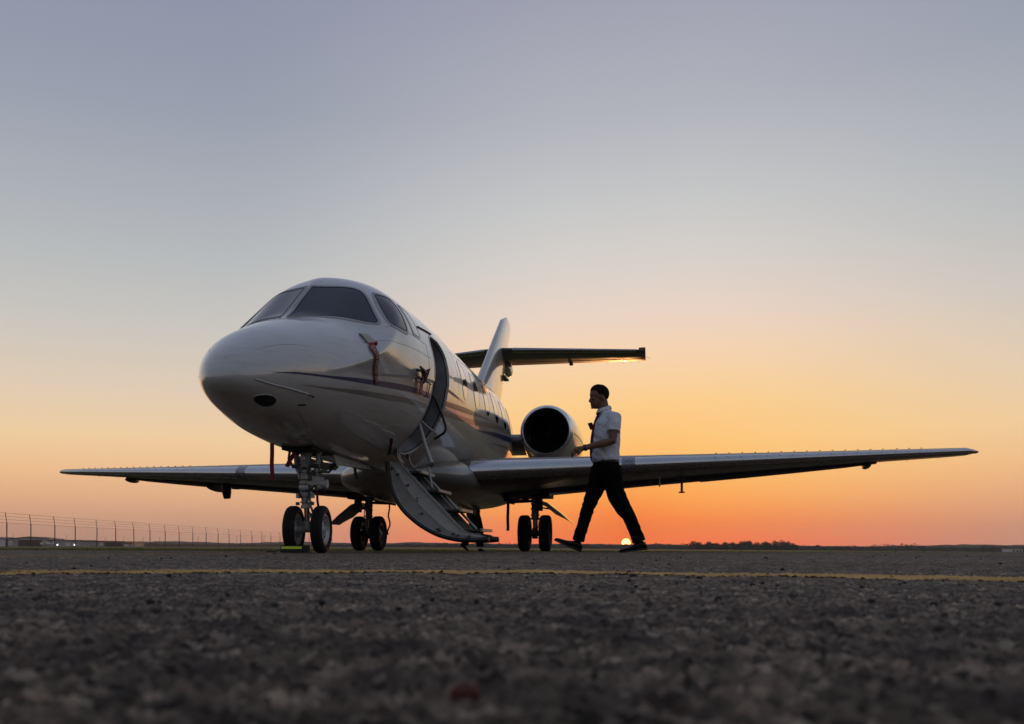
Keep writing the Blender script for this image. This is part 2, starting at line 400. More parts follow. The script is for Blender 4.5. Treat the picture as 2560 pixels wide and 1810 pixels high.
# mown grass blades on the verge behind the apron
def grass():
    n = 26000; D = 18.6 + rng.random(n) ** 1.6 * 30; x = D * (rng.random(n) * 1.35 - .55); h = .025 + .035 * rng.random(n); h = np.where(rng.random(n) < .015, h * 1.9, h)
    w = .012 + .015 * rng.random(n); a = rng.random(n) * 6.28; z = gzx(x, D) - .02
    lx = rng.normal(0, .02, n); ly = rng.normal(0, .02, n)
    V = np.zeros((n, 3, 3)); V[:, 0] = np.stack([x - w * np.cos(a), D - w * np.sin(a), z], 1); V[:, 1] = np.stack([x + w * np.cos(a), D + w * np.sin(a), z], 1)
    V[:, 2] = np.stack([x + lx, D + ly, z + h], 1)
    tag(np_mesh('verge_grass', V.reshape(-1, 3), np.arange(n * 3).reshape(n, 3), mat('grass_blades', (.14, .14, .045), .9, spec=.1), smooth=False), kind='stuff')
grass()

# ------------------------------------------------------------------ the jet
def pchip(x, y, q):
    x = np.asarray(x, float); y = np.asarray(y, float); h = np.diff(x); d = np.diff(y) / h; m = np.zeros(len(x))
    for i in range(1, len(x) - 1):
        if d[i - 1] * d[i] > 0:
            w1 = 2 * h[i] + h[i - 1]; w2 = h[i] + 2 * h[i - 1]; m[i] = (w1 + w2) / (w1 / d[i - 1] + w2 / d[i])
    m[0] = d[0]; m[-1] = d[-1]; q = np.clip(q, x[0], x[-1]); i = np.clip(np.searchsorted(x, q) - 1, 0, len(x) - 2); t = (q - x[i]) / h[i]
    return (2 * t**3 - 3 * t**2 + 1) * y[i] + (t**3 - 2 * t**2 + t) * h[i] * m[i] + (-2 * t**3 + 3 * t**2) * y[i + 1] + (t**3 - t**2) * h[i] * m[i + 1]
KS = [.30, .33, .40, .56, .85, 1.2, 1.6, 2.2, 3.0, 3.8, 5.0, 8.6, 9.8, 11.2, 12.6, 14.0, 15.4]
KT = [1.36, 1.47, 1.56, 1.68, 1.84, 1.985, 2.128, 2.313, 2.612, 2.846, 2.895, 2.895, 2.89, 2.84, 2.69, 2.50, 2.30]
KB = [1.36, 1.30, 1.255, 1.20, 1.125, 1.07, 1.015, .976, .96, .965, .965, .965, 1.0, 1.17, 1.42, 1.7, 2.0]
KW = [0, .11, .19, .30, .45, .585, .715, .827, .925, .962, .965, .962, .85, .65, .44, .22, .08]
KC = [1.36, 1.37, 1.38, 1.42, 1.5, 1.57, 1.65, 1.75, 1.87, 1.93, 1.93, 1.93, 1.94, 2.0, 2.05, 2.1, 2.15]
CS = [1.5, 2.2, 2.6, 3.0, 3.5, 4.2, 5.2]
CT = [2.476, 2.678, 2.77, 2.843, 2.861, 2.877, 2.892]
CW = [.836, .879, .916, .937, .955, .96, .962]
PA, PB, PC = np.array((0, 1.60, 2.134)), np.array((0, 2.185, 2.576)), np.array((.693, 2.214, 2.223))
PN = np.cross(PC - PA, PB - PA); PN /= np.linalg.norm(PN); PN = -PN if PN[1] > 0 else PN; PD = PN @ PA
class SP:
    def __init__(s, x, y):
        s.x = np.asarray(x, float); s.y = np.asarray(y, float); x, y = s.x, s.y; s.h = np.diff(x); d = np.diff(y) / s.h; s.m = np.zeros(len(x)); h = s.h
        for i in range(1, len(x) - 1):
            if d[i - 1] * d[i] > 0:
                w1 = 2 * h[i] + h[i - 1]; w2 = h[i] + 2 * h[i - 1]; s.m[i] = (w1 + w2) / (w1 / d[i - 1] + w2 / d[i])
        s.m[0] = d[0]; s.m[-1] = d[-1]
    def __call__(s, q):
        x, y, h, m = s.x, s.y, s.h, s.m
        q = np.clip(q, x[0], x[-1]); i = np.clip(np.searchsorted(x, q) - 1, 0, len(x) - 2); t = (q - x[i]) / h[i]
        return (2 * t**3 - 3 * t**2 + 1) * y[i] + (t**3 - 2 * t**2 + t) * h[i] * m[i] + (-2 * t**3 + 3 * t**2) * y[i + 1] + (t**3 - t**2) * h[i] * m[i + 1]
KQ = np.sqrt(np.array(KS) - KS[0]); S4 = [SP(KQ, k) for k in (KT, KB, KW, KC)]; SCT = SP(CS, CT); SCW = SP(CS, CW)
def smin(a, b, k):
    h = np.clip(.5 + .5 * (b - a) / k, 0, 1); return b * (1 - h) + a * h - k * h * (1 - h)
def fR(s, p):
    s, p = np.broadcast_arrays(np.asarray(s, float), np.asarray(p, float)); s0 = KS[0]
    q = np.sqrt(np.clip(s - s0, 0, None))
    zt, zb, w, zc = [k(q) for k in S4]
    sp, cp = np.sin(p), np.cos(p); hh = np.where(cp > 0, zt - zc, zc - zb) + 1e-6
    r1 = 1 / np.sqrt((sp / (w + 1e-6))**2 + (cp / hh)**2)
    ct = SCT(s); cw = SCW(s); off = zc - 1.93
    a = sp**2 / cw**2 + cp**2 / (ct - 1.93)**2; b = off * cp / (ct - 1.93)**2; c = off**2 / (ct - 1.93)**2 - 1
    r2 = (-b + np.sqrt(np.maximum(b * b - a * c, 0))) / a
    den = PN[0] * np.sqrt(sp**2 + 1.6e-3) + PN[2] * cp; num = PD - PN[1] * s - PN[2] * zc
    rp = np.clip(np.where(den > 1e-3, num / np.maximum(den, 1e-3), np.where(num > 0, 9, -9)), -1, 3)
    l0 = rp * np.abs(sp); rp = rp + np.where(rp < 2.5, .045 * np.exp(-((l0 - .38) / .22)**2) / np.maximum(den, .2), 0)
    r2 = smin(r2, rp, .10)
    wgt = np.clip((5.2 - s) / .8, 0, 1)
    full = -smin(-r1, -r2, .05)
    return np.where((s > 1.2) & (cp > -.1) & (s < 5.2), r1 + (full - r1) * wgt, r1), zc
def FUS(s, p, off=0.0):
    e = 1e-3; r, zc = fR(s, p)
    P0 = np.array((r * np.sin(p), s, zc + r * np.cos(p)))
    if off:
        r1, z1 = fR(s, p + e); r2, z2 = fR(s + e, p)
        a = np.array((r1 * np.sin(p + e), s, z1 + r1 * np.cos(p + e))) - P0; b = np.array((r2 * np.sin(p), s + e, z2 + r2 * np.cos(p))) - P0
        n = np.cross(a, b); L = np.linalg.norm(n)
        if L > 0:
            n /= L; out = np.array((np.sin(p), 0, np.cos(p)))
            if n @ out < 0: n = -n
            P0 = P0 + n * off
    return P0
def inv(P):     # a 3-D point near the skin back to (station, angle)
    s = P[1]; zc = float(fR(s, 0.0)[1]); return s, math.atan2(P[0], P[2] - zc)
TH = .2729
jet = empty('business_jet', (-.885 - 2.151 * math.sin(TH), 8.703 - 2.151 * math.cos(TH), 0), -TH)
tag(jet, 'white twin-engine business jet with navy and grey stripes, its door open on the apron', 'jet')

# skin, with the doorway left open
DS0, DS1, DP0, DP1 = 3.42, 4.06, 1.115, 2.60
def in_door(s, p, g=0.0):
    cs_, cp_ = (DS0 + DS1) / 2, (DP0 + DP1) / 2; hs, hp = (DS1 - DS0) / 2 - g, (DP1 - DP0) / 2 - g
    rx = .20; x = np.abs(s - cs_) - (hs - rx); y = np.abs(p - cp_) - (hp - rx)
    d = np.sqrt(np.maximum(x, 0)**2 + np.maximum(y, 0)**2) - rx
    return d < 0
ss = np.concatenate([.30 + np.linspace(0, 1.08, 60)**2 * 1.0, np.arange(1.485, 3.34, .02), np.arange(3.34, 4.14, .012), np.arange(4.15, 15.4, .055), [15.4]])
pp = np.linspace(-math.pi, math.pi, 421)[:-1]
S_, P_ = np.meshgrid(ss, pp, indexing='ij'); r_, zc_ = fR(S_, P_)
V = np.stack([r_ * np.sin(P_), S_, zc_ + r_ * np.cos(P_)], -1).reshape(-1, 3)
idx = np.arange(S_.size).reshape(S_.shape); i2 = np.roll(idx, -1, 1)
Q = np.stack([idx[:-1], idx[1:], i2[1:], i2[:-1]], -1).reshape(-1, 4)
pm = P_ + (pp[1] - pp[0]) / 2; cS = (S_[:-1] + S_[1:]) / 2; cP = pm[:-1]
Q = Q[~in_door(cS, cP).reshape(-1)]
fus = np_mesh('fuselage', V, Q, PAINT, jet)
bm = bmesh.new(); bm.from_mesh(fus.data); bmesh.ops.remove_doubles(bm, verts=[v for v in bm.verts if v.co.y < .3005], dist=1e-5); bm.to_mesh(fus.data); bm.free()
def dring(g, dep=0.0, n=72):     # closed outline of the doorway, g > 0 inwards
    cs_, cp_ = (DS0 + DS1) / 2, (DP0 + DP1) / 2; hs, hp = (DS1 - DS0) / 2 - g, (DP1 - DP0) / 2 - g; rx = .20 - g; out = []
    for qx, qy, a0 in ((1, 1, 0), (-1, 1, 90), (-1, -1, 180), (1, -1, 270)):
        for k in range(n // 4):
            a = math.radians(a0 + 90 * k / (n // 4 - 1)); out.append((cs_ + qx * (hs - rx) + rx * math.cos(a), cp_ + qy * (hp - rx) + rx * math.sin(a)))
    dense = []
    for a, b in zip(out, out[1:] + out[:1]):
        k = max(1, int(math.hypot(a[0] - b[0], a[1] - b[1]) / .06))
        for j in range(k): dense.append((a[0] + (b[0] - a[0]) * j / k, a[1] + (b[1] - a[1]) * j / k))
    return [FUS(s, p, -dep) for s, p in dense]
mb = MB(); mb.grid([dring(-.022, -.002), dring(.0, -.004), dring(.004, .02)], FRAME, closev=True); mb.grid([dring(.004, .02), dring(.006, .035)], SEAL, closev=True)
mb.grid([dring(.006, .035), dring(.012, .16)], JAMB, closev=True)
mb.build('door_frame', parent=jet)
# vestibule behind the opening
mb = MB(); A0, A1 = DP1 + .02, DP0 - .02 + 2 * math.pi
def lin(s, p, r): return (r * math.sin(p), s, 1.93 + r * math.cos(p))
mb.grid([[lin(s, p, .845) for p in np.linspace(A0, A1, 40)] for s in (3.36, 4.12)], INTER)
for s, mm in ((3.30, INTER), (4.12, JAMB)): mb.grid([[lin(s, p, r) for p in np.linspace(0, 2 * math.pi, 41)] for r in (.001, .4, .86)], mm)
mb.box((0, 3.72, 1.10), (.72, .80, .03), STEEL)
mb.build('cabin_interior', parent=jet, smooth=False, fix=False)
mb = MB(); mb.box((.55, 4.105, 1.72), (.34, .02, .95), JAMB)
for z in (1.35, 1.55, 1.62, 1.95, 2.02): mb.lathe((.66 + .04 * math.sin(z * 9), 4.093, z), (0, -1, 0), [(0, .012), (.012, .012), (.02, 0)], STEEL, 10)
mb.box((.66, 4.092, 1.66), (.10, .006, .12), GREY)
mb.build('galley_bulkhead', parent=jet)

def dens(poly, step=.03):
    out = []
    for a, b in zip(poly, poly[1:] + poly[:1]):
        k = max(1, int(np.linalg.norm(np.array(a) - np.array(b)) / step))
        for j in range(k): out.append(tuple(np.array(a) + (np.array(b) - np.array(a)) * j / k))
    return out
def rounded(poly, r):            # 3-D polygon with its corners rounded
    out = []; n = len(poly); r = r if isinstance(r, (list, tuple)) else [r] * n
    for i in range(n):
        p = np.array(poly[i]); a = np.array(poly[i - 1]); b = np.array(poly[(i + 1) % n]); ri = r[i]
        pa = p + (a - p) / np.linalg.norm(a - p) * ri; pb = p + (b - p) / np.linalg.norm(b - p) * ri
        for k in range(7):
            t = k / 6; out.append(tuple((1 - t)**2 * pa + 2 * t * (1 - t) * p + t * t * pb))
    return out
def poly3(F, uv): return [F(*q) for q in uv]
def patch(name, uv3, F, invf, off, m, parent=jet, rings=7, ring_to=None, skirt=.008):
    # a piece of skin inside the closed 3-D outline uv3 (snapped to surface F); ring_to gives a band outside it instead
    b = np.array([invf(p) for p in uv3]); c = b.mean(0); mb = MB(); rows = []
    if ring_to is not None:
        o2 = np.array([invf(p) for p in ring_to]); n = 3
        for k in range(n + 1): rows.append([F(*(b[i] + (o2[i] - b[i]) * k / n), off) for i in range(len(b))])
        rows = [[F(*b[i], -skirt) for i in range(len(b))]] + rows + [[F(*o2[i], -skirt) for i in range(len(b))]]
    else:
        for k in range(1, rings + 1): rows.append([F(*(c + (b[i] - c) * k / rings), off) for i in range(len(b))])
        rows.append([F(*b[i], -skirt) for i in range(len(b))])
    mb.grid(rows, m, closev=True)
    if ring_to is None: mb.add([F(*c, off)] + rows[0], [(0, i + 1, (i + 1) % len(b) + 1) for i in range(len(b))], m)
    return mb.build(name, parent=parent, angle=50)
def scale_poly(P, k):
    P = np.array(P); c = P.mean(0); out = []
    for p in P:
        d = p - c; out.append(tuple(c + d * (1 + k / np.linalg.norm(d))))
    return out
def mir(P): return [(-p[0], p[1], p[2]) for p in P]
def band(name, A, B, F, off, m, parent=jet, n=60, rows=4, skirt=0.006):
    A = np.array(A); B = np.array(B)
    def rs(C):
        L = np.r_[0, np.cumsum(np.hypot(*np.diff(C, axis=0).T))]; t = np.linspace(0, L[-1], n); return np.stack([pchip(L, C[:, 0], t), pchip(L, C[:, 1], t)], 1)
    a, b = rs(A), rs(B); g = [[F(*a[i], -skirt) for i in range(n)]]
    for k in range(rows + 1): g.append([F(*(a[i] + (b[i] - a[i]) * k / rows), off) for i in range(n)])
    g.append([F(*b[i], -skirt) for i in range(n)])
    return MB().grid(g, m).build(name, parent=parent, angle=60)
def flip(C): return [(s, -p) for s, p in C]

# cockpit windows
WSH = rounded(poly3(FUS, [(1.607, .100), (2.135, 1.046), (2.415, .540), (2.192, .055)]), [.03, .07, .12, .03])
SDW = rounded(poly3(FUS, [(2.52, .655), (2.72, .755), (2.59, 1.178), (2.225, 1.115)]), [.05, .07, .05, .13])
QTW = rounded(poly3(FUS, [(2.84, .82), (3.00, .90), (3.05, 1.21), (2.80, 1.19)]), [.05, .06, .05, .06])
for sgn in (1, -1):
    f = (lambda P: P) if sgn == 1 else mir
    for nm, P in (('windshield', WSH), ('cockpit_side_window', SDW), ('cockpit_quarter_window', QTW)):
        P = dens(P, .04)
        g = patch(nm, f(P), FUS, inv, .004, GLASS if nm != 'cockpit_quarter_window' else CGLASS)
        patch('window_seal', f(P), FUS, inv, .0065, SEAL if nm != 'cockpit_quarter_window' else FRAME, parent=g, ring_to=f(scale_poly(P, .016 if nm != 'cockpit_quarter_window' else .008)))
        if nm != 'cockpit_quarter_window': patch('window_frame', f(scale_poly(P, .018)), FUS, inv, .0045, FRAME, parent=g, ring_to=f(scale_poly(P, .052)))
        else: patch('window_frame', f(scale_poly(P, .018)), FUS, inv, .004, PAINT, parent=g, ring_to=f(scale_poly(P, .03)))
        if nm != 'cockpit_quarter_window':           # fasteners round the frame
            R_ = dens(scale_poly(P, .036), .022); mb = MB()
            for q in R_:
                c = FUS(*inv(f([q])[0]), .0055); mb.box(c, (.0045, .0045, .0045), SEAM)
            tag(mb.build('window_fasteners', parent=g, smooth=False, fix=False), kind='stuff')
# cabin windows
def oval(s0, p0, rs, rp, n=32, e=2.6):
    out = []
    for k in range(n):
        a = 2 * math.pi * k / n; ca, sa = math.cos(a), math.sin(a)
        out.append(FUS(s0 + rs * math.copysign(abs(ca)**(2 / e), ca), p0 + rp * math.copysign(abs(sa)**(2 / e), sa)))
    return out
for sgn in (1, -1):
    for k in range(6):
        s0 = 5.05 + k * .79
        P = oval(s0, 1.36 * sgn, .17, .235)
        g = patch('cabin_window', P, FUS, inv, .003, CGLASS); patch('window_surround', P, FUS, inv, .0045, PAINT, parent=g, ring_to=scale_poly(P, .03))
# stripes: blue and grey darts along both sides
for sg in (1, -1):
    fl = (lambda C: C) if sg == 1 else flip
    band('navy_stripe', fl([(.60, 1.575), (.91, 1.655), (1.48, 1.712), (2.338, 1.748), (3.0, 1.785), (3.39, 1.802)]), fl([(.60, 1.582), (.80, 1.664), (1.183, 1.724), (1.667, 1.778), (2.509, 1.826), (3.39, 1.858)]), FUS, .0016, BLUE)
    band('grey_stripe', fl([(.90, 1.86), (1.527, 1.866), (2.158, 1.880), (3.2, 1.918), (3.39, 1.922)]), fl([(.90, 1.863), (1.23, 1.897), (1.955, 1.938), (3.1, 1.975), (3.39, 1.985)]), FUS, .0016, GREY)
    band('navy_stripe', fl([(4.09, 1.792), (5.3, 1.70), (6.2, 1.655), (7.06, 1.625)]), fl([(4.09, 1.85), (5.3, 1.765), (6.2, 1.685), (7.06, 1.628)]), FUS, .0016, BLUE)
    band('grey_stripe', fl([(4.09, 1.905), (5.46, 1.80), (7.13, 1.645), (8.6, 1.545), (10.5, 1.47), (12.5, 1.42)]), fl([(4.09, 1.965), (5.46, 1.87), (7.13, 1.71), (8.6, 1.60), (10.5, 1.52), (12.5, 1.46)]), FUS, .0016, GREY)
    band('navy_stripe', fl([(6.0, 1.885), (7.2, 1.76), (8.4, 1.675), (9.6, 1.60), (12.6, 1.5)]), fl([(6.0, 1.89), (7.2, 1.82), (8.4, 1.755), (9.6, 1.68), (12.6, 1.56)]), FUS, .0016, BLUE)
    band('grey_stripe', fl([(7.25, 1.915), (8.5, 1.83), (9.6, 1.75), (12.0, 1.66)]), fl([(7.25, 1.918), (8.5, 1.875), (9.6, 1.80), (12.0, 1.71)]), FUS, .0016, GREY)
# seams
def seam(C, w=.004, m=SEAM, name='panel_seam'):
    C = np.array(C); d = np.gradient(C, axis=0); 
    n_ = np.stack([-d[:, 1], d[:, 0]], 1); n_ /= np.linalg.norm(n_, axis=1)[:, None] + 1e-9
    return band(name, C + n_ * w / 2, C - n_ * w / 2, FUS, .0012, m, rows=1, n=max(16, len(C)), skirt=-.0002)
def sline(a, b, n=24): return [tuple(np.array(a) + (np.array(b) - np.array(a)) * k / (n - 1)) for k in range(n)]
for s0, a, b in ((3.20, 1.25, 2.75), (3.20, -2.75, -1.25), (4.62, .0, 2.9), (4.62, -2.9, 0), (6.5, .0, 2.3), (8.4, .0, 2.3), (9.9, .0, 2.9)):
    seam(sline((s0, a), (s0, b), 60), .0035, mat('seam_light', (.30, .30, .30), .5))
for sg in (1, -1):
    seam(sline((.528, .811 * sg), (1.035, 1.214 * sg)), .003, mat('seam_light', (.30, .30, .30), .5)); seam(sline((1.75, 1.27 * sg), (3.3, 1.42 * sg)), .003)
    seam(sline((2.15, 1.12 * sg), (3.15, 1.27 * sg)), .004)
    seam(sline((.78, 2.50 * sg), (1.02, 2.42 * sg)), .006, PAINT); seam(sline((1.08, 2.38 * sg), (1.566, 2.75 * sg)), .006)
    if sg < 0: continue
    # raised diverter strips and small fittings on the nose
    mb = MB()
    mb.tube([FUS(s, p, .004) for s, p in zip(SP([0, 1, 2, 3], [.466, .63, .825, 1.03])(np.linspace(0, 3, 21)), SP([0, 1, 2, 3], [1.744, 1.88, 1.965, 2.014])(np.linspace(0, 3, 21)))], .0055, PAINT, 6); mb.build('nose_strip', parent=jet)
    mb = MB(); c = FUS(1.04, 2.02 * sg, 0); mb.tube([c, FUS(1.06, 2.02 * sg, .03)], .007, STEEL, 8); mb.ell(FUS(1.06, 2.02 * sg, .032), (.016, .016, .01), STEEL, 10); mb.build('angle_vane', parent=jet)
    q = [(1.00, 2.245), (1.075, 2.20), (1.095, 2.225), (1.02, 2.27)]
    patch('static_plate', dens(poly3(FUS, [(s, p * sg) for s, p in q]), .02), FUS, inv, .003, BLACK, rings=2)
# dark oval scoop under the nose
mb = MB()
def ov(k, off): 
    out = []
    for i in range(30):
        a = 2 * math.pi * i / 30; out.append(FUS(.680 + k * (.082 * math.cos(a) + .065 * math.sin(a)), 2.385 + k * (-.100 * math.cos(a) + .175 * math.sin(a)), off))
    return out
mb.grid([ov(1.06, .0), ov(1.03, .005), ov(1.0, .003), ov(.96, -.0)], FRAME, closev=True)
mb.grid([ov(1.0, .0025), ov(.6, .0022), ov(.2, .0022), ov(.01, .0022)], DARK, closev=True)
mb.build('nose_scoop', parent=jet)
# antennas and roof strip
def blade(s0, p0, h, c, name='blade_antenna', m=PAINT):
    b = FUS(s0, p0, 0); out = b - np.array((0, b[1], 1.93)); out[1] = 0; out /= np.linalg.norm(out); y = np.array((0, 1, 0)); sd = np.cross(out, y)
    pts = []
    for hh, ch, sh in ((-.02, c, 0), (h * .9, c * .6, c * .45), (h, c * .4, c * .6)):
        pts.append([b + out * hh + y * (sh + ch * (t / 2 - .0)) + sd * w * ch for t, w in ((0, 0), (.35, .06), (1, .05), (2, 0), (1, -.05), (.35, -.06))])
    MB().grid(pts, m, closev=True).add(pts[-1], [tuple(range(6))], m).build(name, parent=jet)
blade(4.5, .0, .26, .22); blade(6.6, 0, .2, .2); blade(5.6, math.pi, .22, .2); blade(7.9, 0, .28, .24)
mb = MB(); mb.grid([[FUS(3.10 + .62 * k / 14, 1.07 - .010 * k / 14 + e, o) for k in range(15)] for e, o in ((-.006, 0), (-.006, .012), (.006, .012), (.006, 0))], RED); mb.build('rain_gutter', parent=jet)

# belly fairing
def FAIR(s, p, off=0.0):
    ks = [4.60, 4.70, 4.95, 5.4, 6.0, 7.0, 9.0, 10.2, 11.2, 11.8]
    w = float(pchip(ks, [0.02, .20, .46, .80, .95, 1.01, 1.0, .86, .5, .05], s)); zb = float(pchip(ks, [1.02, .96, .89, .80, .73, .68, .68, .78, .98, 1.12], s)); zt = float(pchip(ks, [1.04, 1.08, 1.12, 1.20, 1.30, 1.38, 1.36, 1.3, 1.25, 1.2], s))
    zc = zb + (zt - zb) * .45; n = 2.35; sp, cp = math.sin(p), math.cos(p); h = zt - zc if cp > 0 else zc - zb
    r = 1 / ((abs(sp) / w)**n + (abs(cp) / h)**n)**(1 / n) + off
    return np.array((r * sp, s, zc + r * cp))
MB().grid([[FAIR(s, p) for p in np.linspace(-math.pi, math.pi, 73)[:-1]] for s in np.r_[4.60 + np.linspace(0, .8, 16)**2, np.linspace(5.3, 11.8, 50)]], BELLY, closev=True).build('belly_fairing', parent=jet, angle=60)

# wings
def airfoil(n=26, t=.14, cam=.018):
    x = .5 * (1 - np.cos(np.linspace(0, math.pi, n))); yt = 5 * t * (.2969 * np.sqrt(x) - .126 * x - .3516 * x**2 + .2843 * x**3 - .1036 * x**4)
    yc = cam * 4 * x * (1 - x); up = np.stack([x, yc + yt], 1)[::-1]; lo = np.stack([x, yc - yt], 1)[1:-1]; return np.vstack([up, lo])
def wsec(l, xs=None):
    sle = 5.44 + .4425 * l; ch = 3.46 - .3150 * l; t = .145 - .0062 * l; zle = 1.015 + .060 * l; inc = math.radians(2.2 - .32 * l)
    af = airfoil(t=t)
    if l > 7.6: k = (l - 7.6) / .24; sle += .32 * k**2; ch *= 1 - .45 * k**2; af = af * np.array([1, 1 - .75 * k**2])
    return sle, ch, zle, inc, af
def wpt(l, x, y, sg):
    sle, ch, zle, inc, _ = wsec(l); return (sg * l, sle + ch * (x * math.cos(inc) + y * math.sin(inc)), zle + ch * (-x * math.sin(inc) + y * math.cos(inc)))
LS = [.3, .7, .95, 1.3, 1.8, 2.4, 3.0, 3.8, 4.6, 5.4, 6.2, 7.0, 7.6, 7.72, 7.80, 7.84]
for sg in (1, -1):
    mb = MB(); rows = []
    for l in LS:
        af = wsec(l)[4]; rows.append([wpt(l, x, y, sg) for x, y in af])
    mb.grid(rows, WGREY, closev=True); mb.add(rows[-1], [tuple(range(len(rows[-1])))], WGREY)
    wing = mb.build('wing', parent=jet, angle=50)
    # polished leading edge
    mb = MB(); rows = []
    for l in [.86] + [q for q in LS if q >= .95]:
        af = wsec(l)[4]; nn = len(af) // 2 + 1; row = []
        t = .145 - .0062 * l
        xs = .060 * (np.cos(np.linspace(0, math.pi, 19)) * .5 + .5)
        def yy(x): return 5 * t * (.2969 * math.sqrt(max(x, 0)) - .126 * x - .3516 * x * x)
        k = 1 - .75 * max(0, (l - 7.6) / .24)**2
        for x in xs[:-1]: row.append(wpt(l, x - .0012, (.018 * 4 * x * (1 - x) + yy(x)) * k + .0012, sg))
        for x in xs[::-1] * .75: row.append(wpt(l, x - .0012, (.018 * 4 * x * (1 - x) - yy(x)) * k - .0012, sg))
        rows.append(row)
    mb.grid(rows, LEMET); mb.build('leading_edge', parent=wing, angle=60)
    mb = MB(); mb.grid([[wpt(l, x, y, sg) for x, y in ((.69, .0), (.70, -.042), (.72, -.05), (.99, -.012), (1.01, -.016), (1.0, -.022), (.73, -.062), (.69, -.052))] for l in (1.05, 2.0, 3.0, 4.2)], WGREY, closev=True); mb.build('flap', parent=wing)
    mb = MB(); mb.grid([[wpt(l, x, y * 1.0 - dd * (x > .7) , sg) for x, y in ((.69, .0), (.70, -.035), (.72, -.035), (.99, -.006), (1.0, -.004), (1.0, -.010), (.73, -.045 if dd > .005 else -.036), (.69, -.042 if dd > .005 else -.034))] for l, dd in ((3.92, .022), (4.6, .022), (5.3, .018), (6.0, .010), (6.5, .002))], WGREY, closev=True); mb.build('aileron', parent=wing)
    for k in range(17):
        l = 4.05 + k * .178 + (.02 if k > 13 else 0); c = wpt(l, .03, .052, sg)
        MB().box(c, (.014, .025, .010), WGREY, rot=(.1, 0, .25 * sg)).build('vortex_generator', parent=wing, smooth=False)
    # landing light behind its lens
    mb = MB(); rows = []
    for l in (2.80, 2.84, 2.885, 2.93, 2.97):
        t = .145 - .0062 * l; row = []
        for a in np.linspace(1, -1, 11):
            x = .050 * a * a; y = math.copysign(5 * t * (.2969 * math.sqrt(x) - .126 * x), a) + .018 * 4 * x; row.append(wpt(l, x - .0035, y + math.copysign(.003, a), sg))
        rows.append(row)
    mb.grid(rows, LENS); ll = mb.build('landing_light', parent=wing, angle=60)
    for dl in (-.12, .055):
        MB().tube([wpt(2.92 + dl, .052 * a * a - .004, math.copysign(5 * .127 * (.2969 * abs(a) * math.sqrt(.052) - .126 * .052 * a * a), a) + .018 * 4 * .052 * a * a, sg) for a in np.linspace(1, -1, 13)], .006, LEMET, 6).build('lens_bezel', parent=ll)
    # pods and probes under the wing
    def pod(l, x, L, w, h, name='flap_track_fairing'):
        c = np.array(wpt(l, x, -.045, sg)); rows = []
        for t in np.linspace(0, 1, 11):
            k = math.sqrt(max(0, 1 - (2 * t - 1)**2)) if t < .5 else math.sqrt(max(0, 1 - ((t - .5) / .5)**2.6)); rows.append([c + np.array((w * k * math.cos(a), L * (t - .5), -h * k * max(-.25, math.sin(a)))) for a in np.linspace(0, 2 * math.pi, 13)[:-1]])
        MB().grid(rows, WGREY, closev=True).build(name, parent=wing, angle=60)
    if sg < 0: pod(4.5, .86, 1.0, .07, .11)
    pod(6.35, .70, .5, .05, .06)
    if sg == 1:
        b = np.array(wpt(3.62, .42, -.055, sg)); MB().tube([b + (0, 0, .03), b + (0, .02, -.20)], .018, WGREY, 10).lathe(b + (0, .02, -.20), (0, 0, -1), [(0, .018), (0, .045), (.018, .042), (.022, 0)], WGREY, 14).box(b + (-.03, 0, -.005), (.14, .1, .02), WGREY).build('fuel_vent_mast', parent=wing)
        b = np.array(wpt(3.30, .2, -.05, sg)); MB().tube([b, b + (0, .02, -.10), b + (0, .06, -.15)], .011, WHITEP, 8).build('drain_mast', parent=wing)
    else:
        b = np.array(wpt(3.95, .55, -.05, sg)); MB().lathe(b + (0, 0, .05), (0, .1, -1), [(0, .085), (.16, .085), (.27, .06), (.28, .05), (.2, 0)], BLACK, 18).build('wing_light_housing', parent=wing)
    for k in range(3):
        l = 6.6 + k * .45; b = np.array(wpt(l, .995, -.0, sg)); MB().tube([b, b + (.01 * sg, .16, -.02)], .002, BLACK, 4).build('static_wick', parent=wing)
    b = np.array(wpt(7.7, .25, .0, sg)); MB().ell(b + (.07 * sg, 0, 0), (.05, .09, .022), mat('tip_lens', (.2, .02, .02) if sg == 1 else (.02, .12, .05), .15), 12).build('tip_light', parent=wing)

# fin, rudder and tailplane
def fsec(z, le, te, t, n=14):
    x = .5 * (1 - np.cos(np.linspace(0, math.pi, n))); y = 5 * t * (.2969 * np.sqrt(x) - .126 * x - .3516 * x**2 + .2843 * x**3 - .1036 * x**4) * (te - le)
    return [(a, le + (te - le) * b, z) for a, b in zip(y, x)] + [(-a, le + (te - le) * b, z) for a, b in list(zip(y, x))[-2:0:-1]]
def fle(z): return 10.95 + (z - 3.2) * 1.50
def fte(z): return 13.78 + (z - 3.36) * .74
zs = [2.45, 3.0, 3.36, 3.8, 4.3, 4.8, 5.05, 5.17, 5.24, 5.27]
def fledge(z): return fle(z) + (0 if z < 5.05 else (z - 5.05) * 1.6)
rows = [fsec(z, fledge(z) if z > 2.9 else fle(z) - .5, fte(z) if z < 5.2 else fte(5.2) - (z - 5.2) * 3, .095 if z < 5.2 else .06) for z in zs]
fin = MB().grid(rows, PAINT, closev=True).add(rows[-1], [tuple(range(len(rows[-1])))], PAINT).build('tail_fin', parent=jet, angle=50)
mb = MB()
for sx in (1, -1):
    mb.tube([(sx * .055 * 1.0, fte(z) - .62, z) for z in np.linspace(2.9, 4.15, 8)], .006, SEAM, 6)
mb.build('rudder_seam', parent=fin)
MB().ell((0, 14.75, 4.15), (.10, .42, .17), PAINT, 18).build('fin_bullet', parent=fin)
MB().box((.05, 13.95, 3.80), (.10, .55, .04), SEAM).build('rudder_hinge', parent=fin)
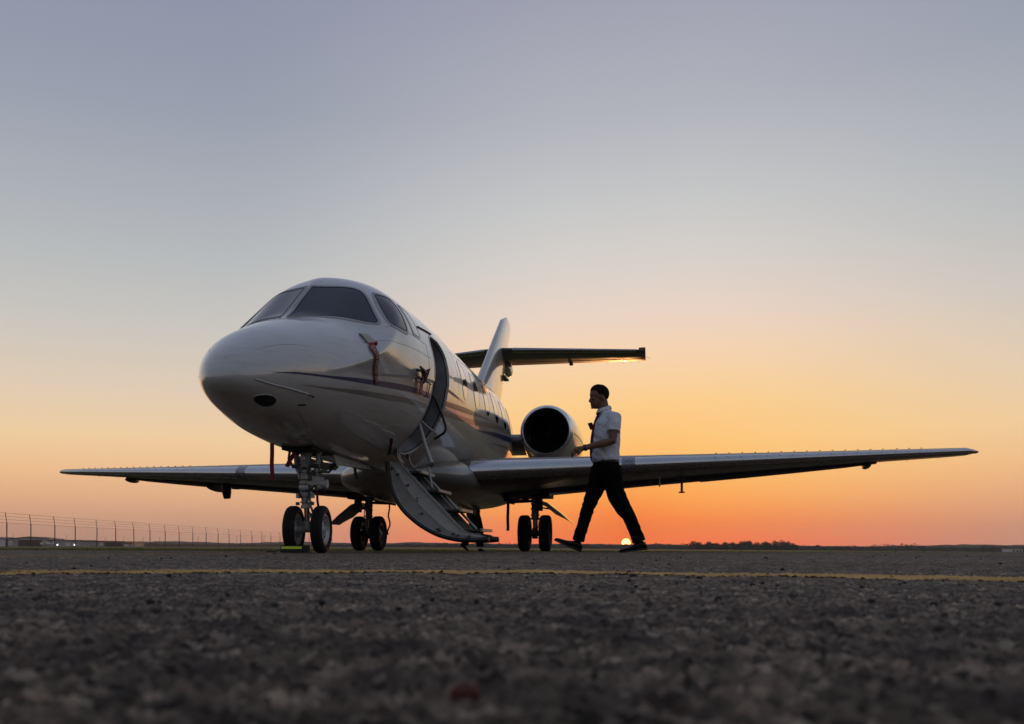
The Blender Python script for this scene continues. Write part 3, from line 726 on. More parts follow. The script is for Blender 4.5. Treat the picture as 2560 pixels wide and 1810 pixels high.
def tpt(l, x, y): le = 13.25 + .36 * l; ch = 1.72 - .23 * l; return (l, le + ch * x, 4.30 + .012 * l + ch * y - .02 * x)
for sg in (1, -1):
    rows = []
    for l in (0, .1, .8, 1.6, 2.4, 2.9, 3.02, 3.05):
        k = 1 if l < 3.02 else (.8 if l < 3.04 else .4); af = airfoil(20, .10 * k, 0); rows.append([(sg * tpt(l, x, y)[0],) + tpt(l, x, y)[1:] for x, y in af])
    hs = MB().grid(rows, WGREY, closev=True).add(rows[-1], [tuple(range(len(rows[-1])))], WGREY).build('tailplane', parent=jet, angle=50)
    rows = []
    for l in (.3, 1.5, 2.85): rows.append([(sg * l,) + tpt(l, x, y)[1:] for x, y in ((.0, .008), (-.006, 0), (0, -.01), (.06, -.036), (.06, .036))])
    MB().grid(rows, LEMET, closev=True).build('leading_edge', parent=hs, angle=60)
    rows = [[(sg * l,) + tpt(l, x, y)[1:] for x, y in ((.66, -.034), (.675, -.036), (.675, -.030), (.66, -.028))] for l in (.25, 3.0)]
    MB().grid(rows, TREAD, closev=True).build('elevator_seam', parent=hs)
    MB().box((sg * 2.98, tpt(2.98, .32, 0)[1], 4.365), (.14, .62, .075), WGREY).build('elevator_horn', parent=hs)
    for k in range(3):
        b = np.array(tpt(2.2 + .35 * k, 1.0, 0)); b[0] *= sg; MB().tube([b, b + (0.01 * sg, .14, -.03)], .002, BLACK, 4).build('static_wick', parent=hs)
    b = np.array(tpt(3.05, .6, 0)); b[0] *= sg; MB().tube([b, b + (.10 * sg, .1, -.03)], .003, BLACK, 4).build('static_wick', parent=hs)
    b = np.array(tpt(1.4, .98, -.02)); b[0] *= sg; MB().ell(b, (.05, .12, .03), WGREY, 10).build('hinge_fairing', parent=hs)

# engines
NK = [9.55, 9.60, 9.72, 9.95, 10.4, 10.9, 11.5, 12.1, 12.7]
def NAC(cx_):
    def F(s, p, off=0.0):
        w = float(pchip(NK, [.405, .43, .455, .475, .495, .50, .49, .43, .33], s)); u = float(pchip(NK, [.405, .43, .455, .48, .51, .51, .48, .41, .32], s)); d = float(pchip(NK, [.405, .435, .48, .56, .68, .72, .68, .54, .36], s))
        sp, cp = math.sin(p), math.cos(p); h = u if cp > 0 else d; n = 2.0 if cp > 0 else 2.0 - .12 * min(1, (s - 9.55) / .6)
        r = 1 / ((abs(sp) / w)**n + (abs(cp) / h)**n)**(1 / n) + off
        return np.array((cx_ + r * sp, s, 2.05 + r * cp))
    return F
for sg in (1, -1):
    cx_ = 1.45 * sg; F = NAC(cx_)
    nac = MB().grid([[F(s, p) for p in np.linspace(-math.pi, math.pi, 73)[:-1]] for s in np.r_[np.linspace(9.56, 10.0, 12), np.linspace(10.1, 12.7, 24)]], PAINT, closev=True).build('engine_nacelle', parent=jet, angle=60)
    prof = [(9.66, .372), (9.60, .374), (9.565, .382), (9.552, .395), (9.556, .408), (9.575, .422), (9.605, .435), (9.64, .446)]
    MB().lathe((cx_, 0, 2.05), (0, 1, 0), prof, LIP, 64).build('intake_lip', parent=nac, angle=60)
    mb = MB().lathe((cx_, 0, 2.05), (0, 1, 0), [(9.655, .373), (9.9, .362), (10.35, .365), (10.36, 0)], DARK, 48); mb.build('intake_duct', parent=nac)
    mb = MB()
    for k in range(30):
        a = 2 * math.pi * k / 30; c, s_ = math.cos(a), math.sin(a); c2, s2 = math.cos(a + .16), math.sin(a + .16)
        mb.add([(cx_ + .10 * c, 10.22, 2.05 + .10 * s_), (cx_ + .355 * c, 10.19, 2.05 + .355 * s_), (cx_ + .355 * c2, 10.28, 2.05 + .355 * s2), (cx_ + .10 * c2, 10.26, 2.05 + .10 * s2)], [(0, 1, 2, 3)], DARK)
    tag(mb.build('fan_blades', parent=nac, smooth=False, fix=False), kind='stuff')
    MB().lathe((cx_, 0, 2.05), (0, 1, 0), [(9.98, 0), (10.02, .04), (10.12, .08), (10.25, .11)], DARK, 24).build('spinner', parent=nac)
    MB().lathe((cx_, 0, 2.05), (0, 1, 0), [(12.66, .33), (12.95, .27), (13.0, .26), (12.7, .25), (12.5, .0)], STEEL, 32).build('exhaust_nozzle', parent=nac)
    seam_rows = [[F(s, p, .002) for p in np.linspace(-2.8, 2.8, 50)] for s in (9.93, 9.94)]; MB().grid(seam_rows, SEAM).build('cowl_seam', parent=nac)
    for z0, z1, m_ in ((1.62, 1.70, BLUE), (1.76, 1.81, GREY)):
        A = [(s, (z0 + .012 * (s - 10)) * sg) for s in np.linspace(9.78, 12.4, 30)]; B = [(s, (z1 + .012 * (s - 10)) * sg) for s in np.linspace(9.78, 12.4, 30)]
        band('navy_stripe' if m_ is BLUE else 'grey_stripe', A, B, F, .0018, m_, parent=nac)
    inn = lambda P, c=cx_: (P[1], math.atan2(P[0] - c, P[2] - 2.05))
    P = [F(9.85, math.pi + .13), F(9.85, math.pi - .13), F(10.02, math.pi - .11), F(10.02, math.pi + .11)]
    dmb = MB(); 
    def q4(a, b, c, d, off, m_): dmb.grid([[F(a + (b - a) * i / 3, c + (d - c) * j / 6, off) for j in range(7)] for i in range(4)], m_)
    q4(9.98, 10.36, math.pi - .115, math.pi + .115, .003, WHITEP); q4(10.02, 10.32, math.pi - .095, math.pi + .095, .005, BLACK)
    dmb.build('oil_door_mark', parent=nac, fix=False)
    # pylon
    rows = []
    for l in (.55, .8, 1.0, 1.12):
        l0 = l; rows.append([(sg * l0, 10.1 + 2.3 * x, 1.96 + y * 2.3) for x, y in airfoil(18, .15, 0)])
    MB().grid(rows, mat('pylon_grey', (.10, .095, .09), .35, coat=.3), closev=True).build('engine_pylon', parent=jet, angle=50)
# ------------------------------------------------------------------ landing gear
def wheel(c, R, w, rr, name, parent_, steer=0.0, rimm=RIM, side=1):
    A = Vector((math.cos(steer), math.sin(steer), 0)); h = w / 2
    prof = [(-h * .62, rr), (-h * .86, rr + .012), (-h * .99, (rr + R) / 2 - .004), (-h * .97, R - .035), (-h * .80, R - .012), (-h * .52, R - .002)]
    for g in (-.36, 0, .36): prof += [(h * (g - .05), R), (h * (g - .035), R - .006), (h * (g + .035), R - .006), (h * (g + .05), R)]
    prof += [(h * .52, R - .002), (h * .80, R - .012), (h * .97, R - .035), (h * .99, (rr + R) / 2 - .004), (h * .86, rr + .012), (h * .62, rr)]
    w_ = MB().lathe(c, A, prof, RUBBER, 56).build(name, parent=parent_, angle=50)
    for sg in (1, -1):
        p = [(sg * h * .60, rr + .002), (sg * h * .74, rr + .006), (sg * h * .76, rr - .008), (sg * h * .55, rr - .016), (sg * h * .25, rr - .03), (sg * h * .18, rr * .62), (sg * h * .34, rr * .45), (sg * h * .40, rr * .30), (sg * h * .62, rr * .26), (sg * h * .66, rr * .2), (sg * h * .66, 0)]
        mb = MB().lathe(c, A, p, rimm, 40)
        a = Vector((0, 0, 1)); u = A.cross(a).normalized()
        for k in range(8):
            q = 2 * math.pi * k / 8; d = u * math.cos(q) + a * math.sin(q)
            mb.lathe(Vector(c) + d * rr * .68 + A * (sg * h * .16), A * sg, [(0, .012), (h * .16, .012), (h * .17, 0)], STEEL, 8)
            d2 = u * math.cos(q + .39) + a * math.sin(q + .39); mb.lathe(Vector(c) + d2 * rr * .80 + A * (sg * h * .215), A * sg, [(0, .017), (.0015, .017), (.0015, 0)], BLACK, 10)
        mb.build('wheel_rim', parent=w_, angle=35)
    return w_
NS = 2.151; ST = math.radians(4.5)
def nrot(l): return (l * math.cos(ST), NS + l * math.sin(ST) + .03, .2245)
for l in (-.137, .137): wheel(nrot(l), .2285, .118, .142, 'nose_wheel', jet, ST)
mb = MB(); c = (0, NS, 0)
mb.tube([(0, NS + .03, .2245), (0, NS + .02, .30)], .045, GEARP, 14); mb.tube([(-.10, NS + .022, .2245), (.10, NS + .038, .2245)], .032, GEARP, 14)
mb.tube([(0, NS + .02, .28), (0, NS, .46)], .026, CHROME, 20); mb.tube([(0, NS, .43), (0, NS - .02, .96)], [.047, .050], GEARP, 20)
for z, r, h in ((.425, .056, .03), (.475, .060, .02), (.535, .063, .05), (.60, .075, .045), (.655, .066, .03), (.70, .073, .04), (.765, .062, .03)):
    mb.lathe((0, NS - (z - .43) * .04, z), (0, 0, 1), [(0, 0), (0, r * .93), (h * .15, r), (h * .85, r), (h, r * .93), (h, 0)], GEARP if z != .60 else RIM, 22)
ngs = mb.build('nose_gear_strut', parent=jet)
mb = MB()       # steering actuator and valve cluster on the port side
mb.tube([(.04, NS - .05, .66), (.20, NS - .06, .655)], .032, GEARP, 14); mb.tube([(.17, NS - .06, .655), (.235, NS - .06, .652)], .042, RIM, 14); mb.box((.13, NS - .04, .70), (.10, .07, .05), GEARP, (0, .1, .1)); mb.box((.10, NS - .05, .745), (.05, .05, .06), STEEL, (.2, 0, 0))
mb.ell((.17, NS - .06, .625), (.04, .035, .025), GEARP, 12); mb.tube([(.06, NS - .07, .60), (.14, NS - .08, .595), (.21, NS - .07, .612)], .009, STEEL, 8); mb.tube([(.05, NS, .78), (.12, NS + .02, .80), (.15, NS + .03, .86), (.13, NS, .97)], .011, STEEL, 8)
mb.tube([(-.03, NS - .06, .58), (.05, NS - .085, .59), (.12, NS - .08, .64)], .007, BLACK, 8)
mb.build('steering_actuator', parent=ngs)
for nm, q in (('torque_link', [(0, NS + .07, .44), (0, NS + .155, .37), (0, NS + .055, .27)]),):
    mb = MB()
    for dx in (-.028, .028): mb.tube([(q[0][0] + dx * 1.2, q[0][1] - .03, q[0][2]), (q[1][0] + dx * .4, q[1][1], q[1][2]), (q[2][0] + dx * 1.2, q[2][1] - .01, q[2][2])], .011, GEARP, 8)
    mb.tube([(-.03, q[1][1], q[1][2]), (.03, q[1][1], q[1][2])], .014, STEEL, 10); mb.build(nm, parent=ngs)
mb = MB()       # yoke, links, lugs and hoses up into the bay
for sx in (-1, 1):
    mb.tube([(sx * .045, NS, .70), (sx * .105, NS + .01, .82), (sx * .125, NS + .02, 1.02)], [.02, .022, .028], GEARP, 10); mb.box((sx * .072, NS - .03, .545), (.03, .05, .045), GEARP); mb.box((sx * .075, NS - .04, .47), (.028, .035, .03), STEEL)
    mb.tube([(sx * .085, NS - .07, .99), (sx * .06, NS - .085, .84), (sx * .03, NS - .06, .76)], .009, STEEL, 8)
mb.tube([(-.14, NS - .02, .83), (.14, NS - .02, .83)], .018, STEEL, 10); mb.box((0, NS - .055, .805), (.075, .02, .045), GEARP); mb.box((0, NS - .07, .805), (.05, .012, .028), BLACK)
mb.tube([(-.15, NS - .05, 1.0), (-.165, NS - .05, .90), (-.14, NS - .04, .85)], .014, STEEL, 8); mb.box((-.155, NS - .05, .845), (.05, .03, .02), STEEL)
mb.tube([(-.02, NS - .06, .50), (-.055, NS - .075, .62), (-.04, NS - .07, .74), (-.06, NS - .06, .95)], .006, BLACK, 8); mb.tube([(.02, NS - .06, .48), (.06, NS - .075, .58), (.05, NS - .07, .72), (.07, NS - .06, .95)], .006, BLACK, 8)
mb.build('gear_yoke', parent=ngs)
MB().tube([(.03, NS + .05, .72), (.04, NS + .55, .88), (.04, NS + .9, .95)], [.018, .022, .022], GEARP, 10).tube([(.06, NS + .02, .78), (.10, NS + .35, .80), (.09, NS + .62, .92)], .012, STEEL, 8).box((.04, NS + .5, .865), (.05, .09, .05), GEARP).build('drag_brace', parent=ngs)
MB().box((0, NS - .062, .90), (.05, .03, .05), GEARP).lathe((0, NS - .075, .90), (0, -1, 0), [(0, .02), (.012, .026), (.016, .02), (.014, 0)], RIM, 14).build('taxi_light', parent=ngs)
mb = MB()       # dark bay with its edges
mb.box((0, NS + .05, .995), (.30, .62, .06), DARK); mb.build('nose_gear_bay', parent=jet, smooth=False)
for sx in (-1, 1):
    mb = MB(); rows = []
    for t in np.linspace(0, 1, 12):
        s = 2.42 + 1.15 * t; zt_ = .965 - .01 * t; zz = .86 + .055 * t
        rows.append([(sx * .165, s, zt_), (sx * .205, s, zz), (sx * .217, s, zz - .004), (sx * .18, s, zt_)])
    mb.grid(rows, PAINT, closev=True); mb.add(rows[0], [(0, 1, 2, 3)], PAINT)
    for k in range(5): mb.box((sx * .209, 2.52 + k * .2, .885 + .009 * k), (.02, .06, .012), TREAD)
    mb.build('nose_gear_door', parent=jet, angle=40)
MS = 2.151 + 6.41
for sg in (1, -1):
    lc = 1.395 * sg
    for dl in (-.165, .165): wheel((lc + dl, MS, .2845), .291, .172, .165, 'main_wheel', jet, 0, STEEL if sg > 0 else mat('worn_rim', (.28, .26, .24), .4, .4, var=(20, .2)))
    mb = MB(); mb.tube([(lc - .12, MS, .2845), (lc + .12, MS, .2845)], .045, STEEL, 14); mb.lathe((lc - .04, MS, .2845), (1, 0, 0), [(0, .09), (.08, .09), (.085, 0)], BLACK, 18)
    mb.tube([(lc, MS, .26), (lc, MS, .52)], .036, CHROME, 18); mb.tube([(lc, MS, .50), (lc, MS + .02, .95)], [.058, .062], GEARP, 18)
    for z in (.50, .56, .66, .74): mb.lathe((lc, MS, z), (0, 0, 1), [(0, .05), (.003, .07), (.027, .07), (.03, .05)], GEARP, 18)
    mb.tube([(lc, MS - .08, .60), (lc, MS - .17, .45), (lc, MS - .07, .30)], .017, GEARP, 8); mb.tube([(lc + .03 * sg, MS - .06, .9), (lc + .06 * sg, MS - .07, .6), (lc + .05 * sg, MS - .06, .36)], .008, BLACK, 6)
    mgs = mb.build('main_gear_leg', parent=jet)
    MB().tube([(lc - .05 * sg, MS, .80), (lc - .35 * sg, MS + .05, .80), (lc - .62 * sg, MS + .08, .86)], [.024, .034, .028], STEEL, 10).box((lc - .40 * sg, MS + .05, .79), (.14, .07, .06), STEEL, (0, .2, .1)).box((lc - .16 * sg, MS + .02, .84), (.1, .06, .08), STEEL).build('side_stay', parent=mgs)
    # leg fairing door slanting outboard
    P = [(.10, .80), (.22, .76), (.45, .58), (.60, .44), (.62, .435), (.50, .50), (.36, .57), (.20, .70), (.08, .745)]
    rows = [[(lc + sg * a, s, b) for a, b in P] for s in (MS - .30, MS - .10, MS + .12, MS + .26)]
    mb = MB().grid(rows, PAINT if sg > 0 else WGREY, closev=True); mb.add(rows[0], [tuple(range(len(P)))], PAINT if sg > 0 else WGREY); mb.add(rows[-1], [tuple(range(len(P)))[::-1]], PAINT if sg > 0 else WGREY)
    mb.tube([(lc + sg * .02, MS - .1, .70), (lc + sg * .30, MS - .1, .66)], .012, STEEL, 8)
    mb.box((lc + sg * .10, MS - .28, .73), (.10, .10, .20), BLACK)
    mb.build('main_gear_door', parent=jet, angle=40)
    MB().box((lc - .25 * sg, MS, .90), (1.0, .8, .10), DARK).build('wheel_bay', parent=jet, smooth=False)

# ------------------------------------------------------------------ airstair door
OUT = [(.44, .985), (.446, .90), (.457, .84), (.50, .69), (.557, .56), (.625, .465), (.709, .386), (.80, .315), (.904, .253), (1.02, .20), (1.147, .167), (1.26, .150), (1.40, .148), (1.551, .158)]
INN = [(.50, .985), (.587, .963), (.76, .781), (.93, .603), (1.10, .425), (1.281, .235), (1.34, .212), (1.455, .196), (1.50, .170)]
OUT_s = [tuple(x) for x in zip(*[SP(np.linspace(0, 1, len(OUT)), [o[i] for o in OUT])(np.linspace(0, 1, 40)) for i in (0, 1)])]
skin = MB()
rows = [[(a, s, b) for a, b in OUT_s] for s in (3.425, 4.055)]; n_ = len(OUT_s)
in_s = []
for i, (a, b) in enumerate(OUT_s):
    p = OUT_s[max(0, i - 1)]; q = OUT_s[min(n_ - 1, i + 1)]; d = np.array((q[0] - p[0], q[1] - p[1])); d /= np.linalg.norm(d); in_s.append((a - d[1] * .016, b + d[0] * .016))
skin.grid([[(a, s, b) for a, b in OUT_s + in_s[::-1]] for s in (3.425, 4.055)], mat('door_edge', (.05, .05, .05), .8, spec=.1), closev=True)
stair = skin.build('airstair_door', parent=jet, angle=40)
for s0, dd in ((3.415, .018), (4.047, .018)):
    mb = MB(); poly = [(a, s0, b) for a, b in OUT_s] + [(a, s0, b) for a, b in INN[::-1]]
    # triangulated face as a strip between the curved edge and the chord
    IN_s = [(np.interp(t, np.linspace(0, 1, len(INN)), [p[0] for p in INN]), np.interp(t, np.linspace(0, 1, len(INN)), [p[1] for p in INN])) for t in np.linspace(0, 1, n_)]
    def lerp(k, y): return [((1 - k) * a[0] + k * b[0], y, (1 - k) * a[1] + k * b[1]) for a, b in zip(OUT_s, IN_s)]
    y0, y1 = s0, s0 + dd
    rows = [lerp(0, y1), lerp(0, y0 - .006), lerp(.05, y0 - .006), lerp(.065, y0 + .004), lerp(.30, y0 + .004), lerp(.46, y0 + .001), lerp(.50, y0 - .003), lerp(.54, y0 + .001), lerp(.90, y0 + .004), lerp(.93, y0 - .006), lerp(1, y0 - .006), lerp(1, y1)]
    mb.grid(rows + [rows[0]], STAIR); sp = mb.build('stair_side_panel', parent=stair, angle=25)
    mb = MB()
    for i in range(1, n_ - 1, 2):
        a = lerp(.035, y0 - .0075)[i]; mb.box(a, (.006, .004, .006), STEEL)
    for t, k in ((.12, .35), (.2, .5), (.28, .62), (.48, .35), (.62, .28), (.66, .24), (.74, .42), (.78, .36), (.86, .5)):
        a = lerp(k, y0)[int(t * (n_ - 1))]; mb.lathe(a, (0, -1, 0), [(0, .013), (.008, .013), (.012, .008), (.014, 0)], STEEL, 10); mb.box((a[0] - .02, a[1] - .003, a[2] - .008), (.04, .005, .008), STEEL, (0, .4, 0))
    a = lerp(.55, y0)[int(.36 * n_)]; mb.box((a[0], a[1] - .003, a[2]), (.022, .006, .045), BLACK); mb.box((a[0], a[1] - .006, a[2]), (.012, .006, .03), TREAD)
    tag(mb.build('stair_latches', parent=sp, smooth=False), kind='stuff')
    MB().tube([(a, s0 + .006, b) for a, b in [(OUT_s[i][0] * 1.0 + (OUT_s[i][0] - in_s[i][0]) * .5, OUT_s[i][1] + (OUT_s[i][1] - in_s[i][1]) * 1.1) for i in range(n_)]], .025, BLACK, 8).build('door_seal', parent=sp)
for l, z, dp in ((.81, .866, .20), (1.004, .662, .22), (1.252, .451, .24), (1.475, .238, .25)):
    t = MB().box((l - dp / 2, 3.74, z), (dp, .60, .022), mat('tread_dark', (.045, .045, .045), .8))
    t.box((l - .008, 3.74, z + .002), (.03, .60, .030), TREAD)
    for k in range(4): t.box((l - .05 - k * .035, 3.74, z + .013), (.008, .56, .004), BLACK)
    t.build('stair_tread', parent=stair, smooth=False)
MB().tube([(.747, 3.50, 1.472), (.849, 3.50, 1.119), (.905, 3.50, .965)], [.017, .022, .026], STAIR, 14).tube([(.868, 3.50, .945), (.90, 3.50, .93), (.93, 3.50, .955)], .014, STEEL, 8).tube([(.875, 3.50, .93), (.913, 3.50, .70)], .012, STAIR, 10).build('stair_strut', parent=stair)
MB().tube([(.747, 3.50, 1.472), (.84, 3.50, 1.375), (.942, 3.52, 1.291)], .010, GEARP, 10).ell((.945, 3.52, 1.291), (.02, .02, .02), GEARP, 12).ell((.84, 3.5, 1.376), (.014, .014, .014), GEARP, 10).tube([(.70, 3.49, 1.49), (.76, 3.50, 1.455)], .008, GEARP, 8).build('folding_arm', parent=stair)
MB().tube([(.79, 4.0, 1.775), (.825, 4.0, 1.735), (.857, 4.0, 1.673), (.91, 4.0, 1.55), (.95, 4.0, 1.428), (.951, 4.0, 1.385), (.932, 4.0, 1.347), (.82, 4.0, 1.282)], .0155, BLACK, 12).tube([(.83, 4.0, 1.288), (.745, 4.0, 1.211), (.60, 4.0, 1.10)], .010, GEARP, 10).build('handrail', parent=stair)
for s in (3.46, 3.53, 3.95): MB().tube([(.525, s, 1.10), (.55, s, 1.02), (.585, s, .965)], .011, GEARP, 8).box((.52, s, 1.09), (.04, .03, .05), STEEL).build('hinge_link', parent=stair)
MB().tube([(.66, 4.03, .93), (1.30, 4.03, .262)], .014, STAIR, 10).build('stair_rail_tube', parent=stair)
MB().box((1.48, 3.74, .150), (.13, .61, .022), mat('door_edge', (.05, .05, .05), .8, spec=.1)).build('stair_foot', parent=stair)

# small probes on the skin
c = FUS(2.78, 1.585, 0)
mb = MB(); mb.tube([c, FUS(2.80, 1.60, .085)], [.016, .012], STEEL, 10); mb.tube([FUS(2.80, 1.60, .085) + np.array((0, .06, 0)), FUS(2.80, 1.60, .085), FUS(2.80, 1.60, .085) + np.array((0, -.17, .006))], [.011, .010, .005], STEEL, 10)
mb.build('pitot_probe', parent=jet)
mb = MB(); mb.tube([FUS(3.03, 1.69, 0), FUS(3.05, 1.70, .06), FUS(3.05, 1.70, .06) + np.array((0, .12, 0))], .008, BLACK, 8); mb.build('ice_detector', parent=jet)
mb = MB(); mb.tube([FUS(3.27, 1.70, .012), FUS(3.275, 1.86, .012)], .005, BLACK, 6); mb.build('whip_probe', parent=jet)
mb = MB(); mb.tube([FUS(10.3, 2.1, 0), FUS(10.35, 2.1, .12), FUS(10.4, 2.1, .16)], .012, STEEL, 6); mb.build('aft_drain', parent=jet)

# ------------------------------------------------------------------ ribbons and covers that hang on the jet
bpy.context.view_layer.update(); JM = jet.matrix_world.copy()
def J(p): return JM @ Vector(tuple(map(float, p)))
def ribbon(pts, w, label, m=RED, name='safety_streamer', wdir=None, th=.002):
    pts = [J(p) for p in pts]; wd = Vector(wdir) if wdir else Vector((1, 0, 0)); base = pts[-1].copy(); rows = []
    n = len(pts)
    for i, p in enumerate(pts):
        t = (pts[min(i + 1, n - 1)] - pts[max(0, i - 1)]).normalized(); u = (wd - t * wd.dot(t)).normalized(); nn = t.cross(u) * th
        rows.append([p - u * w / 2 - nn - base, p + u * w / 2 - nn - base, p + u * w / 2 + nn - base, p - u * w / 2 + nn - base])
    mb = MB().grid(rows, m, closev=True); mb.add(rows[0], [(0, 1, 2, 3)], m); mb.add(rows[-1], [(3, 2, 1, 0)], m)
    o = mb.build(name, smooth=False); o.location = base; tag(o, label, 'streamer', 'red ribbons hanging from the jet'); return o
def hang(a, b, sway=.012, n=9): 
    a = np.array(a, float); b = np.array(b, float); return [tuple(a + (b - a) * k / (n - 1) + np.array((sway * math.sin(k * 1.1), sway * .6 * math.sin(k * .8 + 1), 0)) * (k / n)) for k in range(n)]
ribbon(hang((0, 1.327, .962), (0, 1.33, .640), .004), .036, 'long dark red ribbon hanging straight down from under the nose ahead of the nose wheels')
ribbon(hang((-.02, 1.90, .94), (-.075, 1.83, .80), .003), .040, 'short dark red ribbon slanting beside the top of the nose gear leg')
ribbon(hang((.20, 3.00, .90), (.225, 3.0, .765), .003), .030, 'short dark ribbon under the nose gear door, between nose leg and stairs', mat('dark_ribbon', (.05, .006, .008), .8))
ribbon([tuple(FUS(2.97 + .052 * k, 2.42 + .027 * k, .012)) for k in range(10)], .030, 'bright red ribbon tag on the lower skin just ahead of the open stairs')
ribbon(hang((-.96, 8.3, .80), (-.97, 8.3, .26), .03, 12), .026, 'thin curling dark ribbon hanging beside the far main wheels', mat('dark_ribbon', (.05, .006, .008), .8))
ribbon(hang((1.0, 8.3, .80), (.995, 8.3, .32), .004), .046, 'broad dark ribbon hanging between the stairs and the near main wheels', mat('dark_ribbon', (.05, .006, .008), .8))
ribbon(hang((.05, NS + .14, .62), (.065, NS + .15, .42), .003), .024, 'narrow dark red ribbon behind the nose gear leg above the tyres')
def skin_ribbon(pts, w, label, text, off=.014):
    sS, sP = SP(np.linspace(0, 1, len(pts)), [q[0] for q in pts]), SP(np.linspace(0, 1, len(pts)), [q[1] for q in pts]); s1, p1 = pts[-1]
    n = 22; rows = []; base = J(FUS(s1, p1, off))
    def at(k, q, o=0.0):        # k along, q across in metres
        s = float(sS(k)) + q * .97; p = float(sP(k)) - q * .10; return J(FUS(s, p, off + o + .002 * math.sin(k * 6))) - base
    for i in range(n):
        k = i / (n - 1); rows.append([at(k, -w / 2), at(k, w / 2), at(k, w / 2, .002), at(k, -w / 2, .002)])
    mb = MB().grid(rows, RED, closev=True); mb.add(rows[-1], [(0, 1, 2, 3)], RED); o = mb.build('safety_streamer', smooth=False); o.location = base
    tag(o, label, 'streamer', 'red ribbons hanging from the jet')
    cu = bpy.data.curves.new('t', 'FONT'); cu.body = text; cu.size = 1; cu.resolution_u = 2; co = bpy.data.objects.new('t', cu); COL.objects.link(co)
    bpy.context.view_layer.update(); me = bpy.data.meshes.new_from_object(co.evaluated_get(bpy.context.evaluated_depsgraph_get())); bpy.data.objects.remove(co)
    xs = [v.co.x for v in me.vertices]; ys = [v.co.y for v in me.vertices]; x0, x1, y0, y1 = min(xs), max(xs), min(ys), max(ys)
    for v in me.vertices:
        k = .10 + .84 * (v.co.x - x0) / (x1 - x0); q = (-(v.co.y - y0) / (y1 - y0) + .5) * w * .62; v.co = at(k, -q, .0035)
    me.materials.clear(); me.materials.append(WHITEP); to = bpy.data.objects.new('lettering', me); COL.objects.link(to); to.parent = o
    return o
skin_ribbon([(1.80, 1.312), (1.745, 1.42), (1.79, 1.55), (1.87, 1.68), (1.93, 1.775)], .062, 'red ribbon lettered REMOVE BEFORE FLIGHT hanging below the grey cover under the cockpit', 'REMOVE BEFORE FLIGHT')
r2 = skin_ribbon([(2.86, 1.575), (2.93, 1.69), (2.965, 1.835)], .10, 'wider red ribbon on the skin just ahead of the open door', 'REMOVE BEFORE FLIGHT', .03)
P = [(1.815, 1.130), (1.885, 1.165), (1.855, 1.325), (1.785, 1.298)]
base = J(FUS(1.83, 1.33, 0)); g = [[J(FUS(*(np.array(P[0]) * (1 - a) * (1 - b) + np.array(P[1]) * a * (1 - b) + np.array(P[3]) * (1 - a) * b + np.array(P[2]) * a * b), o)) - base for a in np.linspace(0, 1, 5)] for b, o in ((0, 0), (0, .012), (.33, .018), (.66, .018), (1, .014), (1, 0))]
o = MB().grid(g, mat('canvas_cover', (.36, .35, .31), .8)).build('probe_cover'); o.location = base; tag(o, 'small grey cover strapped over a probe below the cockpit side window', 'cover')
MB().ell(J(FUS(1.84, 1.325, .012)) - base, (.014, .014, .02), RED, 10).build('cover_loop', parent=o)
base = J(FUS(2.78, 1.60, .085)); o = MB().tube([J(FUS(2.80, 1.60, .085) + np.array((0, -.02, 0))) - base, J(FUS(2.80, 1.60, .085) + np.array((0, -.20, .008))) - base], [.018, .012], BLACK, 10).prism([J(FUS(s, p, .07)) - base for s, p in ((2.74, 1.60), (2.98, 1.56), (2.92, 1.70), (2.86, 1.73), (2.84, 1.66))], (0.012, -.012, 0), mat('cover_dark', (.03, .006, .006), .8)).build('pitot_cover', smooth=False)
o.location = base; tag(o, 'dark cloth cover over the pitot probe ahead of the open door', 'cover')

# wheel chock
base = J((0, 0, 0)); cx0 = (706 + 774) / 2; Dn = 8.36; Xc = (738 - 996) / 2264 * Dn
poly = [(-.0, -.055, .002), (-.0, .055, .002), (-.0, .012, .070), (-.0, -.012, .070)]
ch = MB().prism([(x - .132, y, z) for x, y, z in poly], (.264, 0, 0), BLACK).build('wheel_chock', smooth=False); ch.location = (Xc, Dn, 0); ch.rotation_euler = (0, 0, -.08)
tag(ch, 'black rubber chock with a bright yellow strip in front of the nose wheels', 'chock')
MB().prism([(-.125, -.0195, .058), (-.125, -.0385, .036), (-.125, -.0405, .037), (-.125, -.0215, .0595)], (.190, 0, 0), YEL).build('reflective_strip', parent=ch, smooth=False)
MB().tube([(-.13, 0, .03), (-.2, .02, .012), (-.27, -.01, .012)], .006, BLACK, 8).build('chock_rope', parent=ch)

